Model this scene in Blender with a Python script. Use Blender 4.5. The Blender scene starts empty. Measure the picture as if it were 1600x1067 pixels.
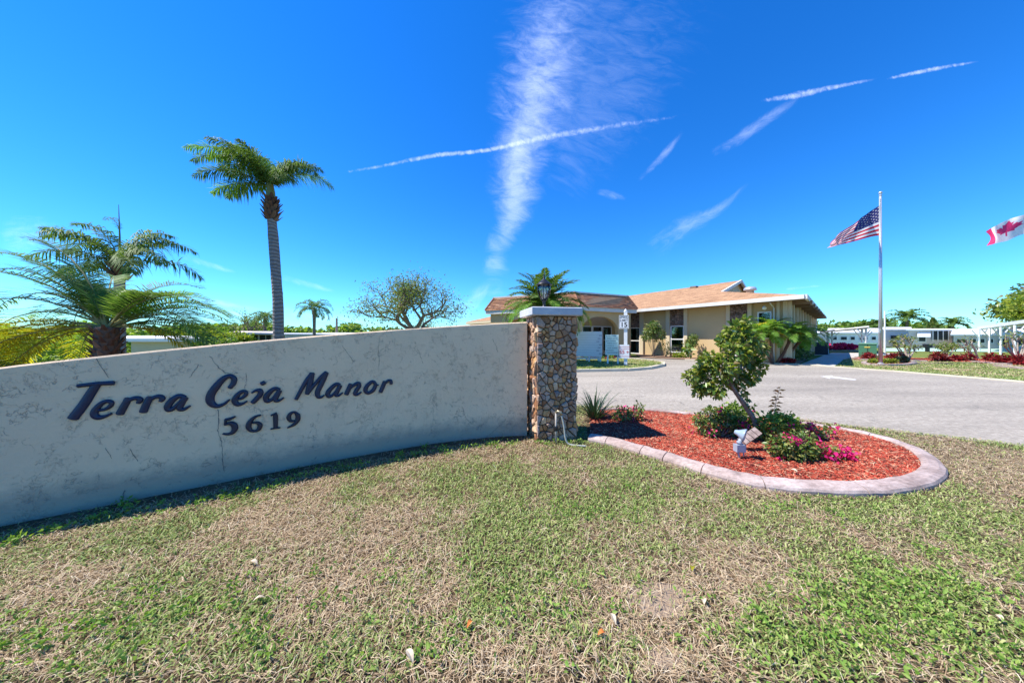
import bpy, math, random
import numpy as np
from mathutils import Vector, Matrix
R = math.radians
rnd = random.Random(7)
rng = np.random.default_rng(11)
SC = bpy.context.scene
COL = SC.collection

# ------------------------------------------------------------------ camera, sky, sun, exposure
F, EYE, HZ = 460.0, 1.35, 525.0            # focal length in photo pixels, eye height, horizon row
cam = bpy.data.cameras.new('camera'); camo = bpy.data.objects.new('camera', cam); COL.objects.link(camo)
camo.location = (0, 0, EYE); camo.rotation_euler = (R(90), 0, 0)
cam.sensor_width = 36; cam.lens = F / 1600 * 36; cam.shift_y = (533.5 - HZ) / 1600 * -1
cam.clip_start = 0.05; cam.clip_end = 60000
SC.camera = camo
SUN_D = Vector((0.68, 0.025, -1.0)).normalized()
w = bpy.data.worlds.new('World'); SC.world = w; w.use_nodes = True
nt = w.node_tree; nt.nodes.clear()
sky = nt.nodes.new('ShaderNodeTexSky'); sky.sky_type = 'NISHITA'; sky.sun_disc = False
sky.sun_elevation = math.asin(-SUN_D.z); sky.sun_rotation = R(-90); sky.air_density = 1.0; sky.dust_density = 0.0; sky.ozone_density = 3.0
hs = nt.nodes.new('ShaderNodeHueSaturation'); hs.inputs['Saturation'].default_value = 1.34; hs.inputs['Value'].default_value = 1.0
hs.inputs['Hue'].default_value = 0.5
bg = nt.nodes.new('ShaderNodeBackground'); bg.inputs['Strength'].default_value = 0.12
wo = nt.nodes.new('ShaderNodeOutputWorld')
tint = nt.nodes.new('ShaderNodeMix'); tint.data_type = 'RGBA'; tint.blend_type = 'MULTIPLY'; tint.inputs[0].default_value = 1; tint.inputs[7].default_value = (.38, .79, 1.13, 1)
nt.links.new(sky.outputs[0], hs.inputs['Color']); nt.links.new(hs.outputs[0], tint.inputs[6]); nt.links.new(tint.outputs[2], bg.inputs[0]); nt.links.new(bg.outputs[0], wo.inputs[0])
sl = bpy.data.lights.new('sun', 'SUN'); sl.energy = 4.3; sl.angle = R(0.5); sl.color = (1, 0.945, 0.85)
so = bpy.data.objects.new('sun', sl); COL.objects.link(so); so.rotation_euler = SUN_D.to_track_quat('-Z', 'Y').to_euler()
so.location = (-20, 0, 30)
SC.view_settings.view_transform = 'Standard'; SC.view_settings.look = 'None'; SC.view_settings.gamma = 1
SC.view_settings.use_curve_mapping = False; SC.view_settings.exposure = 0.97
SC.cycles.max_bounces = 6; SC.cycles.diffuse_bounces = 3; SC.cycles.transparent_max_bounces = 24
SC.cycles.transmission_bounces = 4; SC.cycles.glossy_bounces = 3; SC.cycles.caustics_reflective = False; SC.cycles.caustics_refractive = False

# ------------------------------------------------------------------ placing: where a point of the place lies
def G(px, py, z=0.0):
    Y = F * (EYE - z) / (py - HZ); return Vector(((px - 800) / F * Y, Y, z))
def P(px, py, Y): return Vector(((px - 800) / F * Y, Y, EYE + (HZ - py) / F * Y))
def lerp(a, b, t): return a + (b - a) * t

# ------------------------------------------------------------------ mesh helpers
ORG = {}
class MB:
    def __init__(s): s.v = []; s.f = []; s.m = []
    def add(s, vs, fs, m=0):
        b = len(s.v); s.v += [Vector(p) for p in vs]
        for f in fs: s.f.append([i + b for i in f]); s.m.append(m)
        return s
    def hexa(s, p, m=0):      # p: bottom 4 ccw, top 4 ccw
        return s.add(p, [(3, 2, 1, 0), (4, 5, 6, 7), (0, 1, 5, 4), (1, 2, 6, 5), (2, 3, 7, 6), (3, 0, 4, 7)], m)
    def box(s, a, b, m=0):
        x0, y0, z0 = a; x1, y1, z1 = b
        return s.hexa([(x0, y0, z0), (x1, y0, z0), (x1, y1, z0), (x0, y1, z0), (x0, y0, z1), (x1, y0, z1), (x1, y1, z1), (x0, y1, z1)], m)
    def obox(s, o, u, n, u0, u1, n0, n1, z0, z1, m=0, bev=0):   # box in a frame: origin o, horizontal axes u, n
        c = lambda a, b, z: Vector((o[0] + u[0] * a + n[0] * b, o[1] + u[1] * a + n[1] * b, z))
        q = [c(u0, n0, z0), c(u1, n0, z0), c(u1, n1, z0), c(u0, n1, z0), c(u0, n0, z1), c(u1, n0, z1), c(u1, n1, z1), c(u0, n1, z1)]
        if u[0] * n[1] - u[1] * n[0] < 0: q = [q[3], q[2], q[1], q[0], q[7], q[6], q[5], q[4]]
        return s.hexa(q, m)
    def tube(s, path, rad, n=6, m=0, cap=True, prof=None):
        path = [Vector(p) for p in path]
        if not hasattr(rad, '__len__'): rad = [rad] * len(path)
        b = len(s.v); ref = None
        for i, p in enumerate(path):
            t = (path[min(i + 1, len(path) - 1)] - path[max(i - 1, 0)])
            t = t.normalized() if t.length > 1e-9 else Vector((0, 0, 1))
            if ref is None:
                ref = t.orthogonal().normalized()
            ref = (ref - t * ref.dot(t));
            ref = ref.normalized() if ref.length > 1e-6 else t.orthogonal().normalized()
            q = t.cross(ref)
            for k in range(n):
                a = 2 * math.pi * k / n
                s.v.append(p + (ref * math.cos(a) + q * math.sin(a)) * rad[i])
        for i in range(len(path) - 1):
            for k in range(n):
                k2 = (k + 1) % n
                s.f.append([b + i * n + k, b + i * n + k2, b + (i + 1) * n + k2, b + (i + 1) * n + k]); s.m.append(m)
        if cap:
            s.f.append([b + k for k in range(n)][::-1]); s.m.append(m)
            e = b + (len(path) - 1) * n; s.f.append([e + k for k in range(n)]); s.m.append(m)
        return s
    def lathe(s, prof, c, n=16, m=0, axis=None):
        c = Vector(c); b = len(s.v)
        rot = Matrix.Identity(3) if axis is None else Vector((0, 0, 1)).rotation_difference(Vector(axis)).to_matrix()
        for r, z in prof:
            for k in range(n):
                a = 2 * math.pi * k / n
                s.v.append(c + rot @ Vector((r * math.cos(a), r * math.sin(a), z)))
        for i in range(len(prof) - 1):
            for k in range(n):
                k2 = (k + 1) % n
                s.f.append([b + i * n + k, b + i * n + k2, b + (i + 1) * n + k2, b + (i + 1) * n + k]); s.m.append(m)
        s.f.append([b + k for k in range(n)][::-1]); s.m.append(m)
        e = b + (len(prof) - 1) * n; s.f.append([e + k for k in range(n)]); s.m.append(m)
        return s
    def prism(s, pts, vec, m=0):
        n = len(pts); vec = Vector(vec); pts = [Vector(p) for p in pts]
        return s.add(pts + [p + vec for p in pts], [list(range(n))[::-1], list(range(n, 2 * n))] + [[i, (i + 1) % n, n + (i + 1) % n, n + i] for i in range(n)], m)
    def data(s, name, mats, org, smooth=False):
        me = bpy.data.meshes.new(name)
        o = Vector(org)
        me.from_pydata([p - o for p in s.v], [], s.f)
        for mt in (mats if isinstance(mats, (list, tuple)) else [mats]): me.materials.append(mt)
        if any(s.m): me.polygons.foreach_set('material_index', s.m)
        if smooth: me.polygons.foreach_set('use_smooth', [True] * len(me.polygons))
        me.update(); return me
    def build(s, name, mats, parent, smooth=False, **tags):
        org = ORG[parent.name]
        ob = bpy.data.objects.new(name, s.data(name, mats, org, smooth)); COL.objects.link(ob); ob.parent = parent
        ORG[ob.name] = org
        for k, v in tags.items(): ob[k] = v
        return ob
    def solo(s, name, mats, loc, smooth=False, **tags):
        ob = bpy.data.objects.new(name, s.data(name, mats, loc, smooth)); COL.objects.link(ob); ob.location = loc
        ORG[ob.name] = Vector(loc)
        for k, v in tags.items(): ob[k] = v
        return ob

def npmesh(name, V, T, mats, parent=None, loc=None, mi=None, attrs=None, smooth=False, **tags):
    org = np.array(ORG[parent.name] if parent is not None else loc, float)
    V = (np.asarray(V, float) - org).astype(np.float32); T = np.asarray(T, np.int32)
    me = bpy.data.meshes.new(name); k = T.shape[1]
    me.vertices.add(len(V)); me.vertices.foreach_set('co', V.ravel())
    me.loops.add(T.size); me.loops.foreach_set('vertex_index', T.ravel())
    me.polygons.add(len(T)); me.polygons.foreach_set('loop_start', np.arange(0, T.size, k, dtype=np.int32))
    me.update(calc_edges=True)
    for mt in (mats if isinstance(mats, (list, tuple)) else [mats]): me.materials.append(mt)
    if mi is not None: me.polygons.foreach_set('material_index', np.asarray(mi, np.int32))
    if smooth: me.polygons.foreach_set('use_smooth', np.ones(len(T), bool))
    for an, av in (attrs or {}).items():
        at = me.attributes.new(an, 'FLOAT', 'POINT'); at.data.foreach_set('value', np.asarray(av, np.float32))
    me.update()
    ob = bpy.data.objects.new(name, me); COL.objects.link(ob)
    if parent is not None: ob.parent = parent
    else: ob.location = org
    ORG[ob.name] = Vector(org)
    for a, b in tags.items(): ob[a] = b
    return ob
def thing(name, label, cat, loc, group=None):
    o = bpy.data.objects.new(name, None); o.empty_display_size = 0.2; COL.objects.link(o); o.location = loc
    o['label'] = label; o['category'] = cat
    if group: o['group'] = group
    ORG[o.name] = Vector(loc); return o
def copy_tree(o, parent=None):
    c = o.copy(); COL.objects.link(c)
    if parent is not None: c.parent = parent
    for ch in list(o.children): copy_tree(ch, c)
    return c
def inpoly(x, y, poly):
    x = np.asarray(x); y = np.asarray(y); r = np.zeros(x.shape, bool); n = len(poly)
    for i in range(n):
        x0, y0 = poly[i][0], poly[i][1]; x1, y1 = poly[(i + 1) % n][0], poly[(i + 1) % n][1]
        if y0 == y1: continue
        r ^= ((y0 > y) != (y1 > y)) & (x < (x1 - x0) * (y - y0) / (y1 - y0) + x0)
    return r
def vnoise(x, y, sc, seed):
    g = np.random.default_rng(seed).random((64, 64)); x = np.asarray(x) * sc + 100; y = np.asarray(y) * sc + 100
    xi = np.floor(x).astype(int); yi = np.floor(y).astype(int); fx = x - xi; fy = y - yi; fx = fx * fx * (3 - 2 * fx); fy = fy * fy * (3 - 2 * fy)
    q = lambda a, b: g[a % 64, b % 64]
    return (q(xi, yi) * (1 - fx) + q(xi + 1, yi) * fx) * (1 - fy) + (q(xi, yi + 1) * (1 - fx) + q(xi + 1, yi + 1) * fx) * fy
def fbm(x, y, sc, seed, o=4):
    s = 0; a = .5; t = 0
    for i in range(o): s = s + a * vnoise(x, y, sc * 2 ** i, seed + i); t += a; a *= .55
    return s / t
def crom(pts, k=6):
    pts = [np.array(p, float) for p in pts]
    if len(pts) < 3:
        return [pts[0] + (pts[-1] - pts[0]) * t for t in np.linspace(0, 1, k + 1)]
    out = []; n = len(pts)
    for i in range(n - 1):
        p0 = pts[max(i - 1, 0)]; p1 = pts[i]; p2 = pts[i + 1]; p3 = pts[min(i + 2, n - 1)]
        for t in np.arange(k) / k:
            out.append(.5 * (2 * p1 + (p2 - p0) * t + (2 * p0 - 5 * p1 + 4 * p2 - p3) * t * t + (3 * p1 - p0 - 3 * p2 + p3) * t ** 3))
    out.append(pts[-1]); return out

# ------------------------------------------------------------------ materials
def mk(name):
    m = bpy.data.materials.new(name); m.use_nodes = True; n = m.node_tree; n.nodes.clear()
    o = n.nodes.new('ShaderNodeOutputMaterial'); p = n.nodes.new('ShaderNodeBsdfPrincipled'); n.links.new(p.outputs[0], o.inputs[0])
    return m, n, p, o
def ramp(n, stops):
    r = n.nodes.new('ShaderNodeValToRGB'); e = r.color_ramp.elements
    while len(e) < len(stops): e.new(0.5)
    for i, (pos, c) in enumerate(stops): e[i].position = pos; e[i].color = (*c, 1)
    return r
def noise(n, sc, det=4, rough=.6, vec=None, dist=0):
    t = n.nodes.new('ShaderNodeTexNoise'); t.inputs['Scale'].default_value = sc; t.inputs['Detail'].default_value = det
    t.inputs['Roughness'].default_value = rough; t.inputs['Distortion'].default_value = dist
    if vec is None:
        c = n.nodes.new('ShaderNodeTexCoord'); vec = c.outputs['Object']
    n.links.new(vec, t.inputs['Vector']); return t
def objco(n, scale=(1, 1, 1)):
    c = n.nodes.new('ShaderNodeTexCoord'); mp = n.nodes.new('ShaderNodeMapping'); mp.inputs['Scale'].default_value = scale
    n.links.new(c.outputs['Object'], mp.inputs[0]); return mp.outputs[0]
def bump(n, p, h, strength=.3, dist=.01):
    b = n.nodes.new('ShaderNodeBump'); b.inputs['Strength'].default_value = strength; b.inputs['Distance'].default_value = dist
    n.links.new(h, b.inputs['Height']); n.links.new(b.outputs[0], p.inputs['Normal']); return b
def mat(name, c1, c2=None, sc=6, rough=.75, bs=0.25, bsc=40, bd=.006, metal=0, spec=.3, det=5):
    m, n, p, o = mk(name); c2 = c2 or tuple(x * .8 for x in c1)
    t = noise(n, sc, det); r = ramp(n, [(.3, c1), (.7, c2)]); n.links.new(t.outputs[0], r.inputs[0]); n.links.new(r.outputs[0], p.inputs['Base Color'])
    p.inputs['Roughness'].default_value = rough; p.inputs['Metallic'].default_value = metal; p.inputs['Specular IOR Level'].default_value = spec
    if bs:
        t2 = noise(n, bsc, 3); bump(n, p, t2.outputs[0], bs, bd)
    return m
def leafmat(name, cols, trans=.35, rough=.5, spec=.35):
    m, n, p, o = mk(name); g = n.nodes.new('ShaderNodeNewGeometry')
    r = ramp(n, [(i / max(1, len(cols) - 1), c) for i, c in enumerate(cols)]); n.links.new(g.outputs['Random Per Island'], r.inputs[0])
    n.links.new(r.outputs[0], p.inputs['Base Color']); p.inputs['Roughness'].default_value = rough; p.inputs['Specular IOR Level'].default_value = spec
    tr = n.nodes.new('ShaderNodeBsdfTranslucent'); mx = n.nodes.new('ShaderNodeMixShader'); mx.inputs[0].default_value = trans
    br = n.nodes.new('ShaderNodeMix'); br.data_type = 'RGBA'; br.blend_type = 'MULTIPLY'; br.inputs[0].default_value = 1; br.inputs[7].default_value = (1.6, 1.7, .7, 1)
    n.links.new(r.outputs[0], br.inputs[6]); n.links.new(br.outputs[2], tr.inputs[0])
    n.links.new(p.outputs[0], mx.inputs[1]); n.links.new(tr.outputs[0], mx.inputs[2]); n.links.new(mx.outputs[0], o.inputs[0]); return m
def islandmat(name, cols, rough=.8, bs=.4, bsc=60, sc=12, amt=.35, bd=.004):
    m, n, p, o = mk(name); g = n.nodes.new('ShaderNodeNewGeometry'); oi = n.nodes.new('ShaderNodeObjectInfo')
    ad = n.nodes.new('ShaderNodeMath'); ad.operation = 'ADD'; n.links.new(g.outputs['Random Per Island'], ad.inputs[0]); n.links.new(oi.outputs['Random'], ad.inputs[1])
    fr = n.nodes.new('ShaderNodeMath'); fr.operation = 'FRACT'; n.links.new(ad.outputs[0], fr.inputs[0])
    r = ramp(n, [(i / max(1, len(cols) - 1), c) for i, c in enumerate(cols)]); n.links.new(fr.outputs[0], r.inputs[0])
    t = noise(n, sc, 5); mx = n.nodes.new('ShaderNodeMix'); mx.data_type = 'RGBA'; mx.blend_type = 'MULTIPLY'; mx.inputs[0].default_value = amt
    rr = ramp(n, [(.3, (.45, .4, .36)), (.65, (1.25, 1.2, 1.15))]); n.links.new(t.outputs[0], rr.inputs[0])
    n.links.new(r.outputs[0], mx.inputs[6]); n.links.new(rr.outputs[0], mx.inputs[7]); n.links.new(mx.outputs[2], p.inputs['Base Color'])
    p.inputs['Roughness'].default_value = rough; t2 = noise(n, bsc, 4); bump(n, p, t2.outputs[0], bs, bd); return m

M = {}
def stucco():
    m, n, p, o = mk('painted_stucco')
    big = noise(n, 1.3, 5, .6); r = ramp(n, [(.3, (.78, .575, .385)), (.7, (.85, .64, .43))]); n.links.new(big.outputs[0], r.inputs[0])
    # trowel marks: arcs and short ragged edges in the skim
    v = n.nodes.new('ShaderNodeTexVoronoi'); v.feature = 'DISTANCE_TO_EDGE'; v.inputs['Scale'].default_value = 6.5
    d = noise(n, 5, 4, .6); c = n.nodes.new('ShaderNodeTexCoord'); va = n.nodes.new('ShaderNodeVectorMath'); va.operation = 'MULTIPLY_ADD'
    va.inputs[1].default_value = (.55, .55, .55); n.links.new(d.outputs['Color'], va.inputs[0]); n.links.new(c.outputs['Object'], va.inputs[2]); n.links.new(va.outputs[0], v.inputs['Vector'])
    lt = n.nodes.new('ShaderNodeMapRange'); lt.inputs[1].default_value = 0; lt.inputs[2].default_value = .03; lt.inputs[3].default_value = 1; lt.inputs[4].default_value = 0
    n.links.new(v.outputs['Distance'], lt.inputs[0])
    mk_ = noise(n, 7, 3, .7); mr = n.nodes.new('ShaderNodeMapRange'); mr.inputs[1].default_value = .50; mr.inputs[2].default_value = .60; n.links.new(mk_.outputs[0], mr.inputs[0])
    ml = n.nodes.new('ShaderNodeMath'); ml.operation = 'MULTIPLY'; n.links.new(lt.outputs[0], ml.inputs[0]); n.links.new(mr.outputs[0], ml.inputs[1])
    v5 = n.nodes.new('ShaderNodeTexVoronoi'); v5.feature = 'DISTANCE_TO_EDGE'; v5.inputs['Scale'].default_value = 15; vb = n.nodes.new('ShaderNodeVectorMath'); vb.operation = 'MULTIPLY_ADD'; vb.inputs[1].default_value = (.3, .3, .3); d5 = noise(n, 9, 5, .7)
    m5 = n.nodes.new('ShaderNodeMapping'); m5.inputs['Scale'].default_value = (.6, .6, 1.3); n.links.new(c.outputs['Object'], m5.inputs[0]); n.links.new(d5.outputs['Color'], vb.inputs[0]); n.links.new(m5.outputs[0], vb.inputs[2]); n.links.new(vb.outputs[0], v5.inputs['Vector'])
    l5 = n.nodes.new('ShaderNodeMapRange'); l5.inputs[2].default_value = .045; l5.inputs[3].default_value = 1; l5.inputs[4].default_value = 0; n.links.new(v5.outputs['Distance'], l5.inputs[0]); k5 = noise(n, 4.3, 5, .8); q5 = n.nodes.new('ShaderNodeMapRange'); q5.inputs[1].default_value = .52; q5.inputs[2].default_value = .62; n.links.new(k5.outputs[0], q5.inputs[0])
    p5 = n.nodes.new('ShaderNodeMath'); p5.operation = 'MULTIPLY'; n.links.new(l5.outputs[0], p5.inputs[0]); n.links.new(q5.outputs[0], p5.inputs[1]); x5 = n.nodes.new('ShaderNodeMath'); x5.operation = 'MAXIMUM'; n.links.new(ml.outputs[0], x5.inputs[0]); n.links.new(p5.outputs[0], x5.inputs[1]); ml = x5
    mx = n.nodes.new('ShaderNodeMix'); mx.data_type = 'RGBA'; n.links.new(r.outputs[0], mx.inputs[6]); mx.inputs[7].default_value = (.2, .19, .17, 1)
    f = n.nodes.new('ShaderNodeMath'); f.operation = 'MULTIPLY'; f.inputs[1].default_value = .5; n.links.new(ml.outputs[0], f.inputs[0]); n.links.new(f.outputs[0], mx.inputs[0])
    # mildew specks and blotches
    sp = noise(n, 18, 6, .75); sr = n.nodes.new('ShaderNodeMapRange'); sr.inputs[1].default_value = .66; sr.inputs[2].default_value = .76; n.links.new(sp.outputs[0], sr.inputs[0])
    s2 = noise(n, 1.7, 3, .6); s3 = n.nodes.new('ShaderNodeMapRange'); s3.inputs[1].default_value = .45; s3.inputs[2].default_value = .7; n.links.new(s2.outputs[0], s3.inputs[0])
    sm = n.nodes.new('ShaderNodeMath'); sm.operation = 'MULTIPLY'; n.links.new(sr.outputs[0], sm.inputs[0]); n.links.new(s3.outputs[0], sm.inputs[1])
    # splash dirt and scale along the wall's foot
    sx = n.nodes.new('ShaderNodeSeparateXYZ'); n.links.new(c.outputs['Object'], sx.inputs[0])
    zn = noise(n, 3.5, 8, .8); za = n.nodes.new('ShaderNodeMath'); za.operation = 'MULTIPLY_ADD'; za.inputs[1].default_value = -.34; n.links.new(zn.outputs[0], za.inputs[0]); n.links.new(sx.outputs[2], za.inputs[2])
    zr = n.nodes.new('ShaderNodeMapRange'); zr.inputs[1].default_value = -.02; zr.inputs[2].default_value = .13; zr.inputs[3].default_value = 1; zr.inputs[4].default_value = 0; n.links.new(za.outputs[0], zr.inputs[0])
    m2 = n.nodes.new('ShaderNodeMix'); m2.data_type = 'RGBA'; n.links.new(mx.outputs[2], m2.inputs[6]); m2.inputs[7].default_value = (.2, .19, .17, 1)
    mxx = n.nodes.new('ShaderNodeMath'); mxx.operation = 'MAXIMUM'; n.links.new(sm.outputs[0], mxx.inputs[0]); n.links.new(zr.outputs[0], mxx.inputs[1])
    mf = n.nodes.new('ShaderNodeMath'); mf.operation = 'MULTIPLY'; mf.inputs[1].default_value = .6; n.links.new(mxx.outputs[0], mf.inputs[0]); n.links.new(mf.outputs[0], m2.inputs[0])
    n.links.new(m2.outputs[2], p.inputs['Base Color']); p.inputs['Roughness'].default_value = .9; p.inputs['Specular IOR Level'].default_value = .15
    hh = n.nodes.new('ShaderNodeMath'); hh.operation = 'MULTIPLY_ADD'; hh.inputs[1].default_value = -1.2; n.links.new(ml.outputs[0], hh.inputs[0])
    t2 = noise(n, 9, 6, .65, dist=1.5); n.links.new(t2.outputs[0], hh.inputs[2]); bump(n, p, hh.outputs[0], .55, .012); return m
M['stucco'] = stucco()
M['navy'] = mat('navy_enamel', (.004, .011, .042), (.007, .018, .065), sc=8, rough=.38, bs=.25, bsc=25, spec=.5)
M['digit'] = mat('dark_numeral_paint', (.008, .01, .03), (.015, .018, .045), rough=.45, bs=.2, spec=.5)
M['crack'] = mat('crack_shadow', (.13, .12, .11), (.22, .2, .18), rough=1, bs=0)
M['mortar'] = mat('dark_mortar', (.05, .042, .036), (.1, .085, .07), rough=.95, bs=.6, bsc=30)
M['stone'] = islandmat('field_stone', [(.25, .13, .075), (.50, .31, .18), (.37, .28, .25), (.60, .35, .15), (.28, .115, .05), (.52, .39, .31), (.45, .21, .08), (.66, .48, .32), (.31, .23, .21)], rough=.8, bs=.9, bsc=22, sc=14, amt=.7, bd=.012)
M['cap'] = mat('cast_cap', (.55, .56, .6), (.42, .43, .47), sc=5, rough=.8, bs=.4, bsc=50)
M['black'] = mat('black_cast_metal', (.012, .013, .016), (.03, .03, .034), rough=.4, bs=.1, metal=.3, spec=.5)
def glass(name, col=(.9, .95, .95), rough=.02, alpha=.25):
    m, n, p, o = mk(name); t = n.nodes.new('ShaderNodeBsdfTransparent'); g = n.nodes.new('ShaderNodeBsdfGlossy'); g.inputs['Roughness'].default_value = rough
    t.inputs[0].default_value = (*col, 1); mx = n.nodes.new('ShaderNodeMixShader'); fr = n.nodes.new('ShaderNodeFresnel'); fr.inputs[0].default_value = 1.5
    a = n.nodes.new('ShaderNodeMath'); a.operation = 'ADD'; a.inputs[1].default_value = alpha * .3; n.links.new(fr.outputs[0], a.inputs[0])
    n.links.new(a.outputs[0], mx.inputs[0]); n.links.new(t.outputs[0], mx.inputs[1]); n.links.new(g.outputs[0], mx.inputs[2]); n.links.new(mx.outputs[0], o.inputs[0]); return m
M['glass'] = glass('clear_glass'); M['winglass'] = glass('window_glass', (.45, .62, .6), .02, .3)
M['bulb'] = mat('frosted_bulb', (.8, .78, .7), rough=.4, bs=0)
def asphalt():
    m, n, p, o = mk('worn_asphalt'); t = noise(n, 13, 10, .92); r = ramp(n, [(.32, (.13, .112, .09)), (.5, (.33, .292, .238)), (.66, (.58, .52, .44))]); n.links.new(t.outputs[0], r.inputs[0])
    b = noise(n, .35, 4, .6, vec=objco(n, (.5, 2.5, 1))); rb = ramp(n, [(.3, (.72, .71, .70)), (.7, (1.12, 1.11, 1.09))]); n.links.new(b.outputs[0], rb.inputs[0])
    mx = n.nodes.new('ShaderNodeMix'); mx.data_type = 'RGBA'; mx.blend_type = 'MULTIPLY'; mx.inputs[0].default_value = 1; n.links.new(r.outputs[0], mx.inputs[6]); n.links.new(rb.outputs[0], mx.inputs[7])
    v = n.nodes.new('ShaderNodeTexVoronoi'); v.feature = 'DISTANCE_TO_EDGE'; v.inputs['Scale'].default_value = .55
    d = noise(n, 2.2, 6, .7); c = n.nodes.new('ShaderNodeTexCoord'); va = n.nodes.new('ShaderNodeVectorMath'); va.operation = 'MULTIPLY_ADD'; va.inputs[1].default_value = (.9, .9, .9)
    n.links.new(d.outputs['Color'], va.inputs[0]); n.links.new(c.outputs['Object'], va.inputs[2]); n.links.new(va.outputs[0], v.inputs['Vector'])
    l = n.nodes.new('ShaderNodeMapRange'); l.inputs[2].default_value = .011; l.inputs[3].default_value = .7; l.inputs[4].default_value = 0; n.links.new(v.outputs['Distance'], l.inputs[0])
    gm = noise(n, .8, 2, .5); gr = n.nodes.new('ShaderNodeMapRange'); gr.inputs[1].default_value = .5; gr.inputs[2].default_value = .6; n.links.new(gm.outputs[0], gr.inputs[0])
    mm = n.nodes.new('ShaderNodeMath'); mm.operation = 'MULTIPLY'; n.links.new(l.outputs[0], mm.inputs[0]); n.links.new(gr.outputs[0], mm.inputs[1])
    m3 = n.nodes.new('ShaderNodeMix'); m3.data_type = 'RGBA'; n.links.new(mm.outputs[0], m3.inputs[0]); n.links.new(mx.outputs[2], m3.inputs[6]); m3.inputs[7].default_value = (.06, .055, .05, 1)
    n.links.new(m3.outputs[2], p.inputs['Base Color']); p.inputs['Roughness'].default_value = .9; bump(n, p, t.outputs[0], .7, .01); return m
M['asphalt'] = asphalt()
def lawnmat(name, a, b, c_, sc=1.2, fine=45, stretch=(1, 1, 1)):
    m, n, p, o = mk(name); t = noise(n, sc, 6, .65, vec=objco(n, stretch)); r = ramp(n, [(.32, a), (.5, b), (.68, c_)]); n.links.new(t.outputs[0], r.inputs[0])
    f = noise(n, fine, 5, .8, vec=objco(n, (1, 1, 1))); rf = ramp(n, [(.32, (.35, .34, .3)), (.68, (1.5, 1.5, 1.4))]); n.links.new(f.outputs[0], rf.inputs[0])
    mx = n.nodes.new('ShaderNodeMix'); mx.data_type = 'RGBA'; mx.blend_type = 'MULTIPLY'; mx.inputs[0].default_value = .9; n.links.new(r.outputs[0], mx.inputs[6]); n.links.new(rf.outputs[0], mx.inputs[7])
    n.links.new(mx.outputs[2], p.inputs['Base Color']); p.inputs['Roughness'].default_value = .95; p.inputs['Specular IOR Level'].default_value = .1; bump(n, p, f.outputs[0], .8, .02); return m
M['lawnfar'] = lawnmat('far_lawn', (.10, .15, .03), (.16, .20, .045), (.24, .22, .10), sc=.5, fine=14)
M['thatch'] = lawnmat('shaded_soil_and_thatch', (.085, .058, .034), (.13, .092, .056), (.20, .145, .09), sc=2.5, fine=70)  # soil and thatch, darkened so the colour carries shade between the blades
M['sand'] = mat('bare_sand', (.22, .16, .115), (.30, .23, .165), sc=14, rough=1, bs=.6, bsc=90)
M['concrete'] = mat('pale_concrete', (.5, .47, .42), (.4, .37, .33), sc=3, rough=.9, bs=.3, bsc=60)
M['kerb'] = None
def kerbmat():
    m, n, p, o = mk('stained_kerb_concrete'); t = noise(n, 3.2, 6, .7); r = ramp(n, [(.3, (.27, .20, .175)), (.5, (.42, .325, .29)), (.7, (.56, .46, .42))]); n.links.new(t.outputs[0], r.inputs[0])
    t2 = noise(n, 14, 6, .75, vec=objco(n, (1, 2.5, 1))); r2 = ramp(n, [(.35, (.55, .52, .5)), (.6, (1.1, 1.1, 1.1))]); n.links.new(t2.outputs[0], r2.inputs[0])
    mx = n.nodes.new('ShaderNodeMix'); mx.data_type = 'RGBA'; mx.blend_type = 'MULTIPLY'; mx.inputs[0].default_value = .75; n.links.new(r.outputs[0], mx.inputs[6]); n.links.new(r2.outputs[0], mx.inputs[7])
    n.links.new(mx.outputs[2], p.inputs['Base Color']); p.inputs['Roughness'].default_value = .9; t3 = noise(n, 90, 4, .7); bump(n, p, t3.outputs[0], .5, .004); return m
M['kerb'] = kerbmat()
M['creamkerb'] = mat('cream_painted_kerb', (.62, .56, .42), (.5, .45, .34), sc=2, rough=.85)
M['mulchbase'] = mat('mulch_bed', (.20, .03, .012), (.32, .055, .02), sc=30, rough=.95, bs=1, bsc=60, bd=.02)
M['mulch'] = islandmat('dyed_red_mulch', [(.26, .022, .012), (.40, .04, .018), (.50, .075, .035), (.14, .014, .01), (.46, .05, .02), (.62, .18, .10), (.10, .02, .012), (.60, .38, .24), (.44, .045, .018)], rough=.85, bs=.3, sc=3, amt=.55)
M['wallpaint'] = mat('tan_wall_paint', (.55, .40, .215), (.50, .36, .19), sc=.8, rough=.9, bs=.3, bsc=30)
M['trimpaint'] = mat('cream_trim_paint', (.60, .50, .34), (.54, .44, .30), sc=1, rough=.85, bs=.1)
M['white'] = mat('white_paint', (.78, .78, .76), (.7, .7, .69), sc=2, rough=.6, bs=.05)
M['fascia'] = mat('white_gutter', (.66, .64, .6), (.55, .54, .5), sc=2, rough=.6, bs=.05)
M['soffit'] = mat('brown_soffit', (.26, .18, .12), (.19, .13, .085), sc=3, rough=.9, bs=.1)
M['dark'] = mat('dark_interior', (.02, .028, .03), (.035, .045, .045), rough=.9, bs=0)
M['curtain'] = mat('teal_curtain', (.10, .34, .32), (.06, .22, .22), sc=14, rough=.8, bs=0)
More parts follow.
